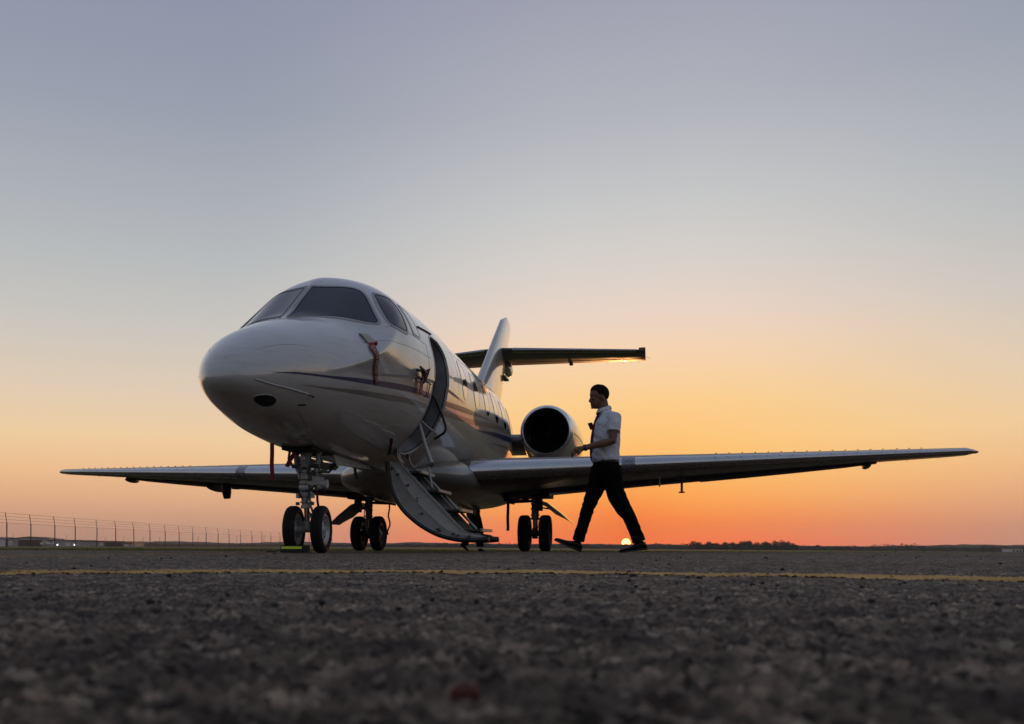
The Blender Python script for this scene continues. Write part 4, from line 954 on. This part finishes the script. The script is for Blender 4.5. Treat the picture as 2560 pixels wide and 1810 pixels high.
# ------------------------------------------------------------------ people
def ring(z, cf, hd, hw, n=24, e=2.2, tilt=0.0):
    out = []
    for k in range(n):
        a = 2 * math.pi * k / n; ca, sa = math.cos(a), math.sin(a); x = math.copysign(abs(ca)**(2 / e), ca) * hd; out.append((cf + x, math.copysign(abs(sa)**(2 / e), sa) * hw, z + tilt * x))
    return out
def loft(mb, rings): 
    mb.grid(rings, None, closev=True); n = len(rings[0]); mb.add(rings[0], [tuple(range(n))]); mb.add(rings[-1], [tuple(range(n))[::-1]])
def folds(o, amp, fa, fb):       # soft slanting creases in cloth
    me = o.data; n = len(me.vertices); co = np.empty(n * 3, np.float32); no = np.empty(n * 3, np.float32); me.vertices.foreach_get('co', co); me.vertices.foreach_get('normal', no)
    co = co.reshape(-1, 3); no = no.reshape(-1, 3); a = co[:, 0] * .8 + co[:, 1] * .5 + co[:, 2] * .55; b = co[:, 2] - co[:, 0] * .7 + co[:, 1] * .3
    d = (vnoise(a * fa + 50, b * fb + 50, 31) - .5) + .5 * (vnoise(a * fa * 2.1 + 90, b * fb * 1.7 + 20, 37) - .5)
    me.vertices.foreach_set('co', (co + no * (amp * d)[:, None]).astype(np.float32).ravel()); me.update()
def person(loc, rz, pose, label, shirt_m, tie=True):
    root = empty('person', loc, rz); tag(root, label, 'person'); P_ = pose
    # one continuous body
    mb = MB()
    loft(mb, [ring(.86, -.06, .10, .14), ring(1.0, -.06, .11, .14), ring(1.2, -.06, .12, .15), ring(1.38, -.075, .115, .17), ring(1.47, -.08, .085, .15), ring(1.52, -.065, .06, .08)])
    mb.tube([(-.055, 0, 1.47), (-.04, 0, 1.56), (-.012, 0, 1.68)], [.062, .060, .060], None, 18)
    mb.ell((.018, 0, 1.735), (.098, .077, .094), None, 24); mb.ell((.040, 0, 1.665), (.066, .062, .088), None, 22, rot=(0, -.18, 0)); mb.ell((.052, 0, 1.612), (.040, .042, .036), None, 16)
    mb.ell((.088, 0, 1.592), (.016, .022, .016), None, 12); mb.ell((.098, 0, 1.728), (.018, .050, .014), None, 12)
    mb.tube([(.100, 0, 1.715), (.116, 0, 1.668), (.121, 0, 1.655)], [.008, .011, .013], None, 12); mb.ell((.105, 0, 1.652), (.016, .017, .010), None, 12)
    mb.ell((.098, 0, 1.627), (.012, .024, .007), None, 12); mb.ell((.095, 0, 1.613), (.011, .020, .007), None, 12)
    for sy in (1, -1):
        mb.ell((.080, sy * .034, 1.685), (.022, .024, .022), None, 12); mb.ell((-.012, sy * .078, 1.69), (.019, .010, .032), None, 12, rot=(.15 * sy, .2, 0)); mb.ell((-.008, sy * .073, 1.69), (.014, .014, .02), None, 10)
    for key in ('L', 'R'):
        sh, el, wr, hd = P_['arm' + key]; sh, el, wr, hd = map(Vector, (sh, el, wr, hd))
        mb.tube([sh, sh.lerp(el, .5), el, el.lerp(wr, .3), wr], [.055, .052, .044, .043, .028], None, 16)
        d = (hd - wr).normalized(); sd = Vector(P_['palm' + key]).normalized(); up = d.cross(sd).normalized()     # sd: palm normal, up: across the knuckles
        pc = wr + d * .055; V = []
        M_ = Matrix((d, up, sd)).transposed(); mb.tube([wr, wr + d * .03, wr + d * .07, wr + d * .095], [.027, .034, .038, .034], None, 14, flat=1.0)
        for k in range(4):       # four bent fingers of unequal length
            o_ = wr + d * .085 + up * (.027 - .018 * k) ; L = (.036, .041, .038, .030)[k]; c1 = (d * .85 + sd * .5).normalized(); c2 = (d * .25 + sd * 1.0).normalized(); c3 = (-d * .45 + sd * .85).normalized()
            q = [o_, o_ + c1 * L, o_ + c1 * L + c2 * L * .75, o_ + c1 * L + c2 * L * .75 + c3 * L * .5]; mb.tube(q, [.0105, .0095, .0088, .0075], None, 10)
        o_ = wr + d * .03 + up * .026; q = [o_, o_ + (d * .6 + up * .7 + sd * .3).normalized() * .038, o_ + (d * .6 + up * .7 + sd * .3).normalized() * .038 + (d * .8 + sd * .6).normalized() * .034]; mb.tube(q, [.014, .011, .009], None, 10)
    for key in ('L', 'R'):
        q = P_['leg' + key]; mb.tube([Vector(a[:3]) for a in q], [a[3] * .78 for a in q], None, 14)
    b = mb.build('body', SKIN, root, smooth=False, fix=True); voxel(b, .0055, 2)
    # hair as a cap over the skull
    mb = MB(); A = []
    for i in range(26):
        a = math.pi * .80 * i / 25; row = []
        for j in range(48):
            t = 2 * math.pi * j / 48; x = math.cos(t); lim = (.425 + .012 * math.sin(9 * t)) * math.pi if x > .45 else (.425 + .155 * min(1, (.45 - x) / .35)) * math.pi if x > .1 else (.58 - .07 * min(1, (.1 - x) / .15) + .17 * max(0, min(1, (-.05 - x) / .6))) * math.pi
            aa = lim * i / 25; hh = 1.0 + .030 * float(vnoise(np.array(3.1 * math.cos(t) + 40 + i * .33), np.array(9 * math.sin(t) + 40), 77) - .5) + .012 * math.sin(21 * t + 3 * i) * (i > 3); row.append((.010 + .106 * hh * math.sin(aa) * math.cos(t), .083 * hh * math.sin(aa) * math.sin(t), 1.742 + .104 * math.cos(aa) * (1 + .03 * (x > 0) * math.sin(aa)) + (.012 if x > .4 else 0) * math.sin(aa)))
        A.append(row)
    inner = [[(.012 + (p[0] - .012) * .86, p[1] * .86, 1.742 + (p[2] - 1.742) * .86) for p in row] for row in A]
    mb.grid(A + inner[::-1], HAIR, closev=True); mb.build('hair', parent=root, angle=70)
    # trousers
    mb = MB(); loft(mb, [ring(1.005, -.062, .128, .165), ring(.95, -.063, .148, .178), ring(.89, -.066, .158, .185), ring(.80, -.065, .14, .175), ring(.74, -.06, .09, .13)])
    for key in ('L', 'R'): q = P_['leg' + key]; mb.tube([Vector(a[:3]) for a in q], [a[3] for a in q], None, 20)
    t = mb.build('trousers', TROUS, root, smooth=False); voxel(t, .010, 5); folds(t, .010, 9, 26)
    # shirt
    mb = MB(); loft(mb, [ring(.985, -.060, .132, .168), ring(1.02, -.055, .148, .180), ring(1.08, -.050, .153, .182), ring(1.18, -.058, .150, .182), ring(1.32, -.070, .146, .192), ring(1.42, -.078, .136, .198), ring(1.475, -.080, .112, .165), ring(1.510, -.072, .086, .120), ring(1.545, -.055, .068, .085), ring(1.572, -.042, .066, .070, tilt=-.25)])
    for key, sy in (('L', 1), ('R', -1)):
        sh, el = Vector(P_['arm' + key][0]), Vector(P_['arm' + key][1]); mb.tube([Vector((-.08, sy * .10, 1.485)), sh + Vector((0, -.012 * sy, -.010)), sh.lerp(el, .35), sh.lerp(el, .62 if tie else .95)], [.055, .072, .070, .070], None, 20)
    s_ = mb.build('shirt', shirt_m, root, smooth=False); voxel(s_, .009, 3); folds(s_, .009, 10, 22)
    MB().grid([ring(z, -.062, .134 + e, .171 + e) for z, e in ((.985, 0), (.985, .006), (1.018, .006), (1.018, 0))], BLACK, closev=True).build('belt', parent=root)
    # shoes
    for (hx, hz, tx, tz, sy) in P_['shoes']:
        L = math.hypot(tx - hx, tz - hz); a = math.atan2(tz - hz, tx - hx); rows = []; sol = []
        for t, wd, h in ((0, .020, .050), (.04, .033, .085), (.14, .038, .105), (.30, .038, .100), (.45, .040, .075), (.62, .046, .056), (.78, .048, .048), (.90, .040, .042), (.97, .024, .032), (1.0, .008, .02)):
            row = []
            for k in range(14):
                q = 2 * math.pi * k / 14; x = t * L; y = wd * math.cos(q); z = .010 + (h - .01) * (.5 + .5 * math.sin(q)) ** (.8); row.append((hx + x * math.cos(a) - z * math.sin(a), sy + y, hz + x * math.sin(a) + z * math.cos(a)))
            rows.append(row)
            sol.append([(hx + t * L * math.cos(a) - z * math.sin(a), sy + y * (wd + .004), hz + t * L * math.sin(a) + z * math.cos(a)) for y, z in ((-1, 0), (1, 0), (1, .016 if t > .3 else .024), (-1, .016 if t > .3 else .024))])
        sh = MB(); loft_rows = rows; sh.grid(rows, SHOE, closev=True); sh.add(rows[0], [tuple(range(14))], SHOE); so_ = sh.build('shoe', parent=root, angle=60)
        m2 = MB().grid(sol, BLACK, closev=True); m2.add(sol[0], [(0, 1, 2, 3)], BLACK); m2.add(sol[-1], [(3, 2, 1, 0)], BLACK); m2.build('sole', parent=so_)
        if tie:
            lx = hx + .33 * L * math.cos(a) - .10 * math.sin(a); lz = hz + .33 * L * math.sin(a) + .10 * math.cos(a); MB().tube([(lx - .02, sy, lz), (lx + .01, sy + .01, lz + .02), (lx + .035, sy + .02, lz + .008)], .003, BLACK, 6).tube([(lx - .01, sy, lz), (lx + .03, sy - .02, lz + .018)], .003, BLACK, 6).build('lace', parent=so_)
    if tie:
        mb = MB(); rows = []
        for f_, z, w in ((.022, 1.535, .030), (.030, 1.505, .036), (.056, 1.44, .045), (.078, 1.36, .055), (.094, 1.26, .065), (.104, 1.15, .075), (.102, 1.06, .078), (.094, 1.02, .04)): rows.append([(f_, -w / 2, z), (f_ + .012, 0, z + .003), (f_, w / 2, z), (f_ - .016, w / 2 * .9, z), (f_ - .016, -w / 2 * .9, z)])
        mb.grid(rows, TIE, closev=True); mb.build('tie', parent=root, angle=50)
        MB().ell((.026, 0, 1.528), (.022, .022, .020), TIE, 12).build('tie_knot', parent=root)
        mb = MB()       # open collar band
        mb.grid([[(-.040 + r_ * math.cos(a) * 1.03, r_ * math.sin(a) * 1.08, z - .30 * r_ * math.cos(a)) for a in np.linspace(.22, 2 * math.pi - .22, 30)] for r_, z in ((.060, 1.548), (.062, 1.590), (.068, 1.592), (.082, 1.556), (.078, 1.550), (.066, 1.580))], shirt_m); mb.build('collar', parent=root)
        for sy in (1, -1):
            mb = MB().box((-.093, sy * .150, 1.508), (.062, .105, .010), mat('navy_cloth', (.008, .010, .03), .8), rot=(-.38 * sy, .12, 0))
            for k in range(3): mb.box((-.093, sy * (.150 + .02 * k), 1.5145 - .008 * k), (.064, .008, .004), mat('gold_bar', (.45, .33, .12), .4, .5), rot=(-.38 * sy, .12, 0))
            mb.build('epaulette', parent=root, smooth=False)
            w = []
        lan = mat('red_lanyard', (.22, .015, .02), .7)
        mb = MB(); 
        for sy in (1, -1): mb.tube([(-.095, sy * .062, 1.57), (-.04, sy * .080, 1.553), (.030, sy * .045, 1.48), (.074, sy * .010, 1.405)], .0045, mat('navy_cloth', (.008, .010, .03), .8), 6)
        ln = mb.build('lanyard', parent=root)
        MB().box((.104, .02, 1.385), (.006, .058, .082), lan, rot=(.1, .55, .75)).box((.108, .018, 1.388), (.006, .030, .040), WHITEP, rot=(.1, .55, .75)).build('id_badge', parent=root, smooth=False)
        wr = Vector(P_['armL'][2]); el = Vector(P_['armL'][1]); d = (wr - el).normalized()
        MB().lathe(wr - d * .035, d, [(0, .030), (0, .036), (.026, .036), (.026, .030)], BLACK, 20).lathe(wr - d * .033 + Vector((0, .034, 0)), (0, 1, 0), [(0, .019), (.010, .018), (.011, 0)], STEEL, 16).build('wrist_watch', parent=root)
    return root
WALK = dict(armL=((-.115, .195, 1.462), (-.072, .258, 1.195), (.232, .222, 1.122), (.33, .212, 1.09)), palmL=(.1, -.6, -.75),
            armR=((-.115, -.195, 1.462), (-.14, -.25, 1.19), (-.06, -.23, .96), (-.03, -.22, .88)), palmR=(.6, .7, 0),
            legR=[(-.035, -.09, .93, .118), (.020, -.09, .74, .100), (.075, -.088, .60, .084), (.116, -.085, .49, .070), (.165, -.082, .33, .066), (.205, -.08, .20, .066), (.222, -.08, .125, .068)],
            legL=[(-.09, .09, .93, .120), (-.125, .09, .74, .104), (-.165, .09, .61, .096), (-.225, .088, .50, .088), (-.29, .085, .40, .072), (-.35, .085, .27, .070), (-.405, .085, .12, .071)],
            shoes=[(.200, .004, .490, .136, -.08), (-.492, .034, -.190, .000, .085)])
person((( 1500 - 996.3) / 228, 9.93, 0), math.pi, WALK, 'man in white short-sleeved shirt, tie and black trousers striding left beside the stairs', SHIRT)
W2 = dict(armL=((-.115, .195, 1.462), (-.10, .26, 1.19), (-.02, .25, .95), (.0, .25, .86)), palmL=(.5, -.8, 0),
          armR=((-.115, -.195, 1.462), (-.14, -.25, 1.19), (-.08, -.24, .95), (-.06, -.24, .86)), palmR=(.5, .8, 0),
          legL=[(-.05, .09, .93, .118), (.03, .09, .72, .105), (.08, .088, .50, .095), (.09, .085, .33, .088), (.10, .085, .14, .085)],
          legR=[(-.07, -.09, .93, .118), (-.06, -.09, .72, .105), (-.08, -.088, .52, .095), (-.17, -.085, .36, .088), (-.27, -.085, .19, .082)],
          shoes=[(.04, .002, .33, .002, .085), (-.37, .17, -.15, .004, -.085)])
D2 = 20.0; X2 = (1190 - 996.3) / 2264 * D2
person((X2, D2, float(gzx(X2, D2)) - .012), 0, W2, 'person standing behind the jet, only dark trouser legs and black shoes showing under its belly', mat('dark_jacket', (.02, .02, .022), .9), tie=False)
# ------------------------------------------------------------------ background
def WX(u, D): return (u - 996.3) / 2264 * D
def WZ(u, v, D): return .055 - (v - 1368 - .0026 * (u - 996.3)) / 2264 * D
POSTM = mat('fence_steel', (.10, .09, .09), .5, metal=.3)
us = [17, 77, 137, 188, 242, 289, 335, 375, 413, 448, 482, 515, 545, 573, 602, 630, 655, 677, 700]
fp = []
for k, u in enumerate(us): D = 68.8 * (1 + .062 * k + .0006 * k * k); fp.append((WX(u, D), D))
d0 = (fp[1][0] - fp[0][0], fp[1][1] - fp[0][1]); fp = [(fp[0][0] - d0[0] * k, fp[0][1] - d0[1] * k) for k in (3, 2, 1)] + fp
d1 = (fp[-1][0] - fp[-4][0], fp[-1][1] - fp[-4][1]); fp += [(fp[-1][0] + d1[0] * k / 3, fp[-1][1] + d1[1] * k / 3) for k in range(1, 9)]
fence = empty('perimeter_fence', (fp[0][0], fp[0][1], 0)); tag(fence, 'long chain-link fence with tall posts and barbed wire along the left of the airfield', 'fence')
O = Vector(fence.location)
post0 = MB().tube([(0, 0, -.05), (0, 0, 1.85)], .045, POSTM, 8).tube([(0, 0, 1.83), (-.12, 0, 2.62)], .028, POSTM, 6).build('fence_post', parent=fence)
for i, (x, y) in enumerate(fp):
    o = post0 if i == 0 else post0.copy()
    if i: COL.objects.link(o); o.parent = fence
    o.location = Vector((x, y, float(gzx(x, y)))) - O; o.rotation_euler = (0, 0, 0)
    if i: o.rotation_euler = (random.gauss(0, .006), random.gauss(0, .012), 0)
for f_ in (0, .33, .66, 1.0):
    MB().tube([Vector((x - .12 * f_, y, float(gzx(x, y)) + 1.85 + .75 * f_)) - O for x, y in fp], .009, POSTM, 4).build('barbed_wire', parent=fence)
cm = bpy.data.materials.new('chain_link'); cm.use_nodes = True; b = cm.node_tree.nodes['Principled BSDF']; b.inputs['Base Color'].default_value = (.16, .14, .14, 1); b.inputs['Roughness'].default_value = .6; b.inputs['Alpha'].default_value = .12
A = [[Vector((x, y, float(gzx(x, y)) + z)) - O for x, y in fp] for z in (.03, 1.84)]
MB().grid(A, cm).build('chain_link_mesh', parent=fence, fix=False)
ORD = ['first', 'second', 'third', 'fourth', 'fifth', 'sixth', 'seventh', 'eighth', 'ninth', 'tenth', 'eleventh', 'twelfth', 'thirteenth', 'fourteenth']
# thin poles standing in for the posts of a farther fence
for k, (u, vt) in enumerate([(33, 1335), (166, 1338), (263, 1342), (308, 1341), (358, 1342), (399, 1341), (495, 1339), (592, 1339), (660, 1338)]):
    D = 420; h = WZ(u, vt, D); o = MB().tube([(0, 0, 0), (0, 0, h * .93)], [.09, .06], POSTM, 6).box((.25, 0, h * .95), (.6, .2, .12), POSTM).build('distant_pole')
    o.location = (WX(u, D), D, float(gzx(WX(u, D), D))); tag(o, 'thin distant pole beyond the fence, %s of the nine from the left' % ORD[k], 'pole', 'thin poles far beyond the fence')

# hangars on the left
HW = mat('hangar_wall', (.30, .29, .30), .7, var=(.5, .15)); HL = mat('hangar_pale', (.60, .58, .58), .7); HR = mat('hangar_roof', (.07, .066, .07), .6); HD = mat('hangar_door_dark', (.02, .019, .02), .7)
def hangar(u0, u1, vt, ve, label, door=None, gable=True, D=480, wall=HW, panes=()):
    x0, x1 = WX(u0, D), WX(u1, D); um = (u0 + u1) / 2; zt = WZ(um, vt, D); ze = WZ(um, ve, D); xm = (x0 + x1) / 2; w = x1 - x0
    r = empty('hangar', (xm, D, float(gzx(xm, D)))); tag(r, label, 'building', 'hangars beyond the fence')
    MB().prism([(-w / 2, 0, -.3), (w / 2, 0, -.3), (w / 2, 0, ze)] + ([(0, 0, zt - .05)] if gable else []) + [(-w / 2, 0, ze)], (0, 22, 0), wall).build('wall', parent=r, smooth=False)
    if gable: P = [(-w / 2 - .4, -.4, ze - .1), (0, -.4, zt), (w / 2 + .4, -.4, ze - .1), (w / 2 + .4, -.4, ze + .2), (0, -.4, zt + .3), (-w / 2 - .4, -.4, ze + .2)]
    else: P = [(-w / 2 - .3, -.4, ze), (w / 2 + .3, -.4, ze), (w / 2 + .3, -.4, ze + .5), (-w / 2 - .3, -.4, ze + .5)]
    MB().prism(P, (0, 23, 0), HR).build('roof', parent=r, smooth=False)
    if door: a, b_ = WX(door[0], D) - xm, WX(door[1], D) - xm; MB().box(((a + b_) / 2, -.03, ze * .43), (b_ - a, .12, ze * .86), HD).build('hangar_door', parent=r, smooth=False)
    for a, b_, z0, z1 in panes: a, b_ = WX(a, D) - xm, WX(b_, D) - xm; MB().box(((a + b_) / 2, -.05, ze * (z0 + z1) / 2), (b_ - a, .15, ze * (z1 - z0)), HL).build('pale_panel', parent=r, smooth=False)
    return r
hangar(-40, 13, 1343.5, 1349, 'pale hangar cut off by the left edge behind the first fence post', gable=True, wall=HL)
hangar(20, 122, 1342.5, 1347.5, 'large gabled hangar with wide dark door behind the first fence posts', door=(46, 105), panes=((21, 32, .5, .75), (21, 34, .2, .4)))
hangar(123, 205, 1351, 1352, 'long low grey building beside the large hangar, lit by two lamps', gable=False, panes=((163, 175, .1, .6),))
hangar(206, 258, 1352, 1354, 'low grey building between the lit one and the dark open hangar', gable=False, panes=((250, 257, .2, .8),))
hangar(258, 311, 1352.5, 1355, 'dark open-fronted hangar at the right end of the row', door=(261, 308), gable=False)
hangar(311, 331, 1357.5, 1358.5, 'small shed with pale door at the far right of the hangars', gable=False, panes=((312, 321, .1, .7),))
for u, w in ((143.5, 'left'), (186.5, 'right')):
    D = 476; o = MB().ell((0, 0, 0), (.32, .25, .32), mat('lamp_glow', (1, 1, 1), .5, emit=((.95, .95, 1.0), 7.0)), 12).box((0, .5, .1), (.3, .8, .2), HR).build('wall_lamp'); o.location = (WX(u, D), D, WZ(u, 1362, D)); tag(o, 'lit white lamp on the low grey building, the %s of the two' % w, 'lamp', 'lit lamps on the hangars')
# light aircraft by the hangar
D = 440; r = empty('light_aircraft', (WX(117, D), D, float(gzx(WX(117, D), D)))); tag(r, 'small white high-wing propeller plane parked in front of the large hangar', 'plane')
WP = mat('light_plane_white', (.62, .64, .62), .4)
MB().tube([(-3.3, 0, 1.1), (-3.0, 0, 1.15), (-1.6, 0, 1.25), (-.2, 0, 1.3), (1.6, 0, 1.2), (3.4, 0, 1.3)], [.1, .42, .60, .62, .32, .1], WP, 14).build('plane_body', parent=r)
MB().box((-.9, 0, 1.95), (1.5, 10.5, .16), WP).build('plane_wing', parent=r); MB().prism([(2.6, -.04, 1.3), (3.5, -.04, 1.3), (3.7, -.04, 2.5), (3.2, -.04, 2.5)], (0, .08, 0), WP).build('plane_fin', parent=r)
MB().box((3.2, 0, 1.4), (.8, 3.2, .08), WP).build('plane_tailplane', parent=r)
for q in ((-2.6, 0), (-.6, -1.1), (-.6, 1.1)): MB().lathe((q[0], q[1] - .08, .25), (0, 1, 0), [(0, 0), (0, .25), (.16, .25), (.16, 0)], RUBBER, 14).tube([(q[0], q[1], .25), (q[0], q[1] * .4, .9)], .05, WP, 6).build('plane_wheel', parent=r)
MB().box((-3.45, 0, 1.1), (.04, .14, 1.9), BLACK).build('propeller', parent=r)
# white building at the right edge
D = 500; r = empty('white_building', (WX(2543, D), D, float(gzx(WX(2543, D), D)))); tag(r, 'low white building at the right edge in front of the woods', 'building'); w = WX(2557, D) - WX(2529, D)
MB().box((0, 4, .55), (w, 8, 1.9), mat('white_wall', (.55, .52, .52), .7)).build('wall', parent=r, smooth=False); MB().box((0, 4, 1.58), (w + .5, 8.6, .22), HL).build('roof', parent=r, smooth=False)
for k in range(3): MB().box((-w * .3 + k * w * .3, -.05, .55), (.9, .12, .8), HD).build('window', parent=r, smooth=False)

# woods and hills along the horizon
FOL = mat('far_foliage', (.045, .046, .030), .95, var=(.08, .35), spec=.05); FOL2 = mat('near_foliage', (.038, .040, .026), .95, var=(.2, .35), spec=.05); BARK = mat('bark', (.06, .05, .04), .9)
def clump(V, c, r, n, R_, q):
    # leaf-clump faces through an ellipsoid
    d = R_.normal(size=(n, 3)); d /= np.linalg.norm(d, axis=1)[:, None]; rad = .55 + .5 * R_.random(n)**.6; p = c + d * rad[:, None] * r
    a = R_.normal(size=(n, 3)); a /= np.linalg.norm(a, axis=1)[:, None]; b_ = np.cross(a, R_.normal(size=(n, 3))); b_ /= np.linalg.norm(b_, axis=1)[:, None]; s = q * (.5 + R_.random(n))[:, None]
    V.append(np.stack([p - a * s, p + b_ * s * .9, p + a * s], 1))
def woods(name, prof, D, m, step, q, label=None, thick=60):
    R_ = np.random.default_rng(int(D)); V = []; pu = [p[0] for p in prof]; pv = [p[1] for p in prof]; x = WX(pu[0], D); x1 = WX(pu[-1], D)
    while x < x1:
        u = 996.3 + x / D * 2264; z0 = float(gzx(x, D)); h = max(1.0, WZ(u, np.interp(u, pu, pv), D) - z0) * R_.uniform(.62, 1.16); w = step * R_.uniform(.6, 1.5)
        y = D + R_.uniform(0, thick); clump(V, np.array((x, y, z0 + h * .50)), np.array((w, w, h * .50)), 90, R_, q)
        x += w * .62
    # solid understorey so that no sky shows through the base
    V = np.concatenate(V).reshape(-1, 3); o = np_mesh(name, V, np.arange(len(V)).reshape(-1, 3), m, smooth=False); tag(o, kind='stuff')
    xs = np.arange(WX(pu[0], D), x1, step * .7); W_ = []
    hs = [max(.6, (WZ(996.3 + a / D * 2264, np.interp(996.3 + a / D * 2264, pu, pv), D) - float(gzx(a, D))) * R_.uniform(.55, .78)) for a in xs]
    g = [[(a, D + thick * k + 4, float(gzx(a, D)) + (hh if k < 2 else -1) * (1 if j else 0) - (1 if not j else 0)) for a, hh in zip(xs, hs)] for k, j in ((0, 0), (0, 1), (1, 1), (1, 0))]
    mb = MB().grid(g, m); u_ = mb.build(name.replace('woods', 'thicket') if 'woods' in name else name + '_core', fix=False); tag(u_, kind='stuff')
FAR = [(-600, 1352), (0, 1351), (100, 1352), (200, 1351), (300, 1355), (330, 1356), (420, 1359), (560, 1361), (700, 1361), (850, 1361), (960, 1360), (1035, 1357.5), (1060, 1360), (1120, 1357), (1200, 1359.5), (1240, 1357.5), (1300, 1359), (1400, 1360.5), (1500, 1361), (1620, 1360.5), (1650, 1358), (1700, 1360.5), (1760, 1360), (1990, 1362), (2050, 1364), (2140, 1366), (2200, 1364), (2240, 1362), (2275, 1359.5), (2300, 1360), (2330, 1364), (2380, 1366), (2430, 1368), (2500, 1365), (2560, 1366), (3200, 1364)]
woods('distant_woods', FAR, 1300, FOL, 7, 1.1)
tr = np.random.default_rng(3)
CL = [(1733, 1351.5), (1748, 1355), (1772, 1352.5), (1790, 1356.5), (1812, 1354.5), (1832, 1355.5), (1852, 1352), (1872, 1350.5), (1892, 1354), (1914, 1353), (1936, 1350.5), (1953, 1349), (1970, 1352.5), (1983, 1358)]
for k, (u, v) in enumerate(CL):
    D = 1000 + (k * 37) % 31; x = WX(u, D); z0 = float(gzx(x, D)); h = WZ(u, v, D) - z0
    r = empty('tree', (x, D, z0)); tag(r, 'dark tree, %s from the left in the tallest clump on the horizon' % ORD[k], 'tree', 'trees of the dark clump on the horizon')
    V = []
    for j in range(10): clump(V, np.array((tr.normal(0, 2.4), tr.normal(0, 2), h * (.16 + .54 * tr.random()))), np.array((2.9, 2.9, h * .24)) * tr.uniform(.8, 1.15), 120, tr, .55)
    clump(V, np.array((0, 0, h * .78)), np.array((2.6, 2.6, h * .20)), 140, tr, .5)
    V = np.concatenate(V).reshape(-1, 3); np_mesh('crown', V, np.arange(len(V)).reshape(-1, 3), FOL2, r, smooth=False)
    MB().tube([(0, 0, -.3), (.1, 0, h * .35), (-.1, 0, h * .7)], [.35, .28, .12], BARK, 7).build('trunk', parent=r)
# shrubs under the clump
woods('undergrowth_woods', [(1715, 1370), (1730, 1362), (1760, 1359), (1830, 1360), (1900, 1358), (1960, 1358), (1985, 1360), (1995, 1372)], 985, FOL2, 4, .6, thick=15)
# low hills behind
HILLP = [(-800, 1349), (0, 1350), (330, 1354), (380, 1352.5), (450, 1354), (560, 1358), (650, 1356), (720, 1352.5), (800, 1356), (900, 1358), (1000, 1357), (1040, 1355.5), (1100, 1357.5), (1250, 1359), (1700, 1361), (2350, 1367), (2400, 1364.5), (2470, 1362), (2520, 1361), (2600, 1363), (3300, 1362)]
D = 2000; us_ = np.arange(-800, 3300, 8); hr = np.random.default_rng(9); pv = np.interp(us_, [p[0] for p in HILLP], [p[1] for p in HILLP]) + np.convolve(hr.normal(0, .8, len(us_)), np.ones(3) / 3, 'same')
rows = [[(WX(u, D), D, -14) for u in us_], [(WX(u, D), D, WZ(u, v, D) * .6) for u, v in zip(us_, pv)], [(WX(u, D), D + 150, WZ(u, v, D + 150)) for u, v in zip(us_, pv)], [(WX(u, D), D + 250, -14) for u in us_]]
tag(MB().grid(rows, mat('hill_woods', (.055, .055, .045), .95, var=(.01, .3), spec=.05)).build('low_hills'), kind='structure')

# woods mirrored at right; unseen arc behind and left added to block low glow
def arc_woods(a0, a1, Rr, seed):
    R_ = np.random.default_rng(seed); V = []; a = a0; core = []
    while a < a1:
        h = 15 + 3.5 * math.sin(a * 9) + 3 * R_.random(); x, y = Rr * math.sin(a), Rr * math.cos(a); y += R_.uniform(-6, 6)
        for q in (.32, .68): clump(V, np.array((x + R_.normal(0, 1), y + R_.normal(0, 1), h * q - 1)), np.array((4.2, 4.2, h * .36)), 110, R_, 1.0)
        core.append((x, y, h)); a += .022 * R_.uniform(.7, 1.3)
    V = np.concatenate(V).reshape(-1, 3); tag(np_mesh('mirror_and_blocker_woods', V, np.arange(len(V)).reshape(-1, 3), FOL2, smooth=False), kind='stuff')
    tag(MB().grid([[(x * s, y * s, zz * h * .8 - 1) for x, y, h in core] for s, zz in ((1.0, 0), (1.0, 1), (1.06, 1), (1.06, 0))], FOL2).build('mirror_and_blocker_thicket', fix=False), kind='stuff')
arc_woods(math.radians(38.5), math.radians(300), 155, 4)
# ------------------------------------------------------------------ the hazy evening air
hm = bpy.data.materials.new('haze'); hm.use_nodes = True; t = hm.node_tree; t.nodes.clear()
pv_ = N(t, 'ShaderNodeVolumePrincipled'); pv_.inputs['Color'].default_value = (.92, .86, .80, 1); pv_.inputs['Density'].default_value = .00011; pv_.inputs['Anisotropy'].default_value = 0.0
o_ = N(t, 'ShaderNodeOutputMaterial'); t.links.new(pv_.outputs[0], o_.inputs['Volume'])
tag(MB().box((0, -325, 22), (6200, 5550, 78), hm).build('haze', smooth=False), kind='stuff')
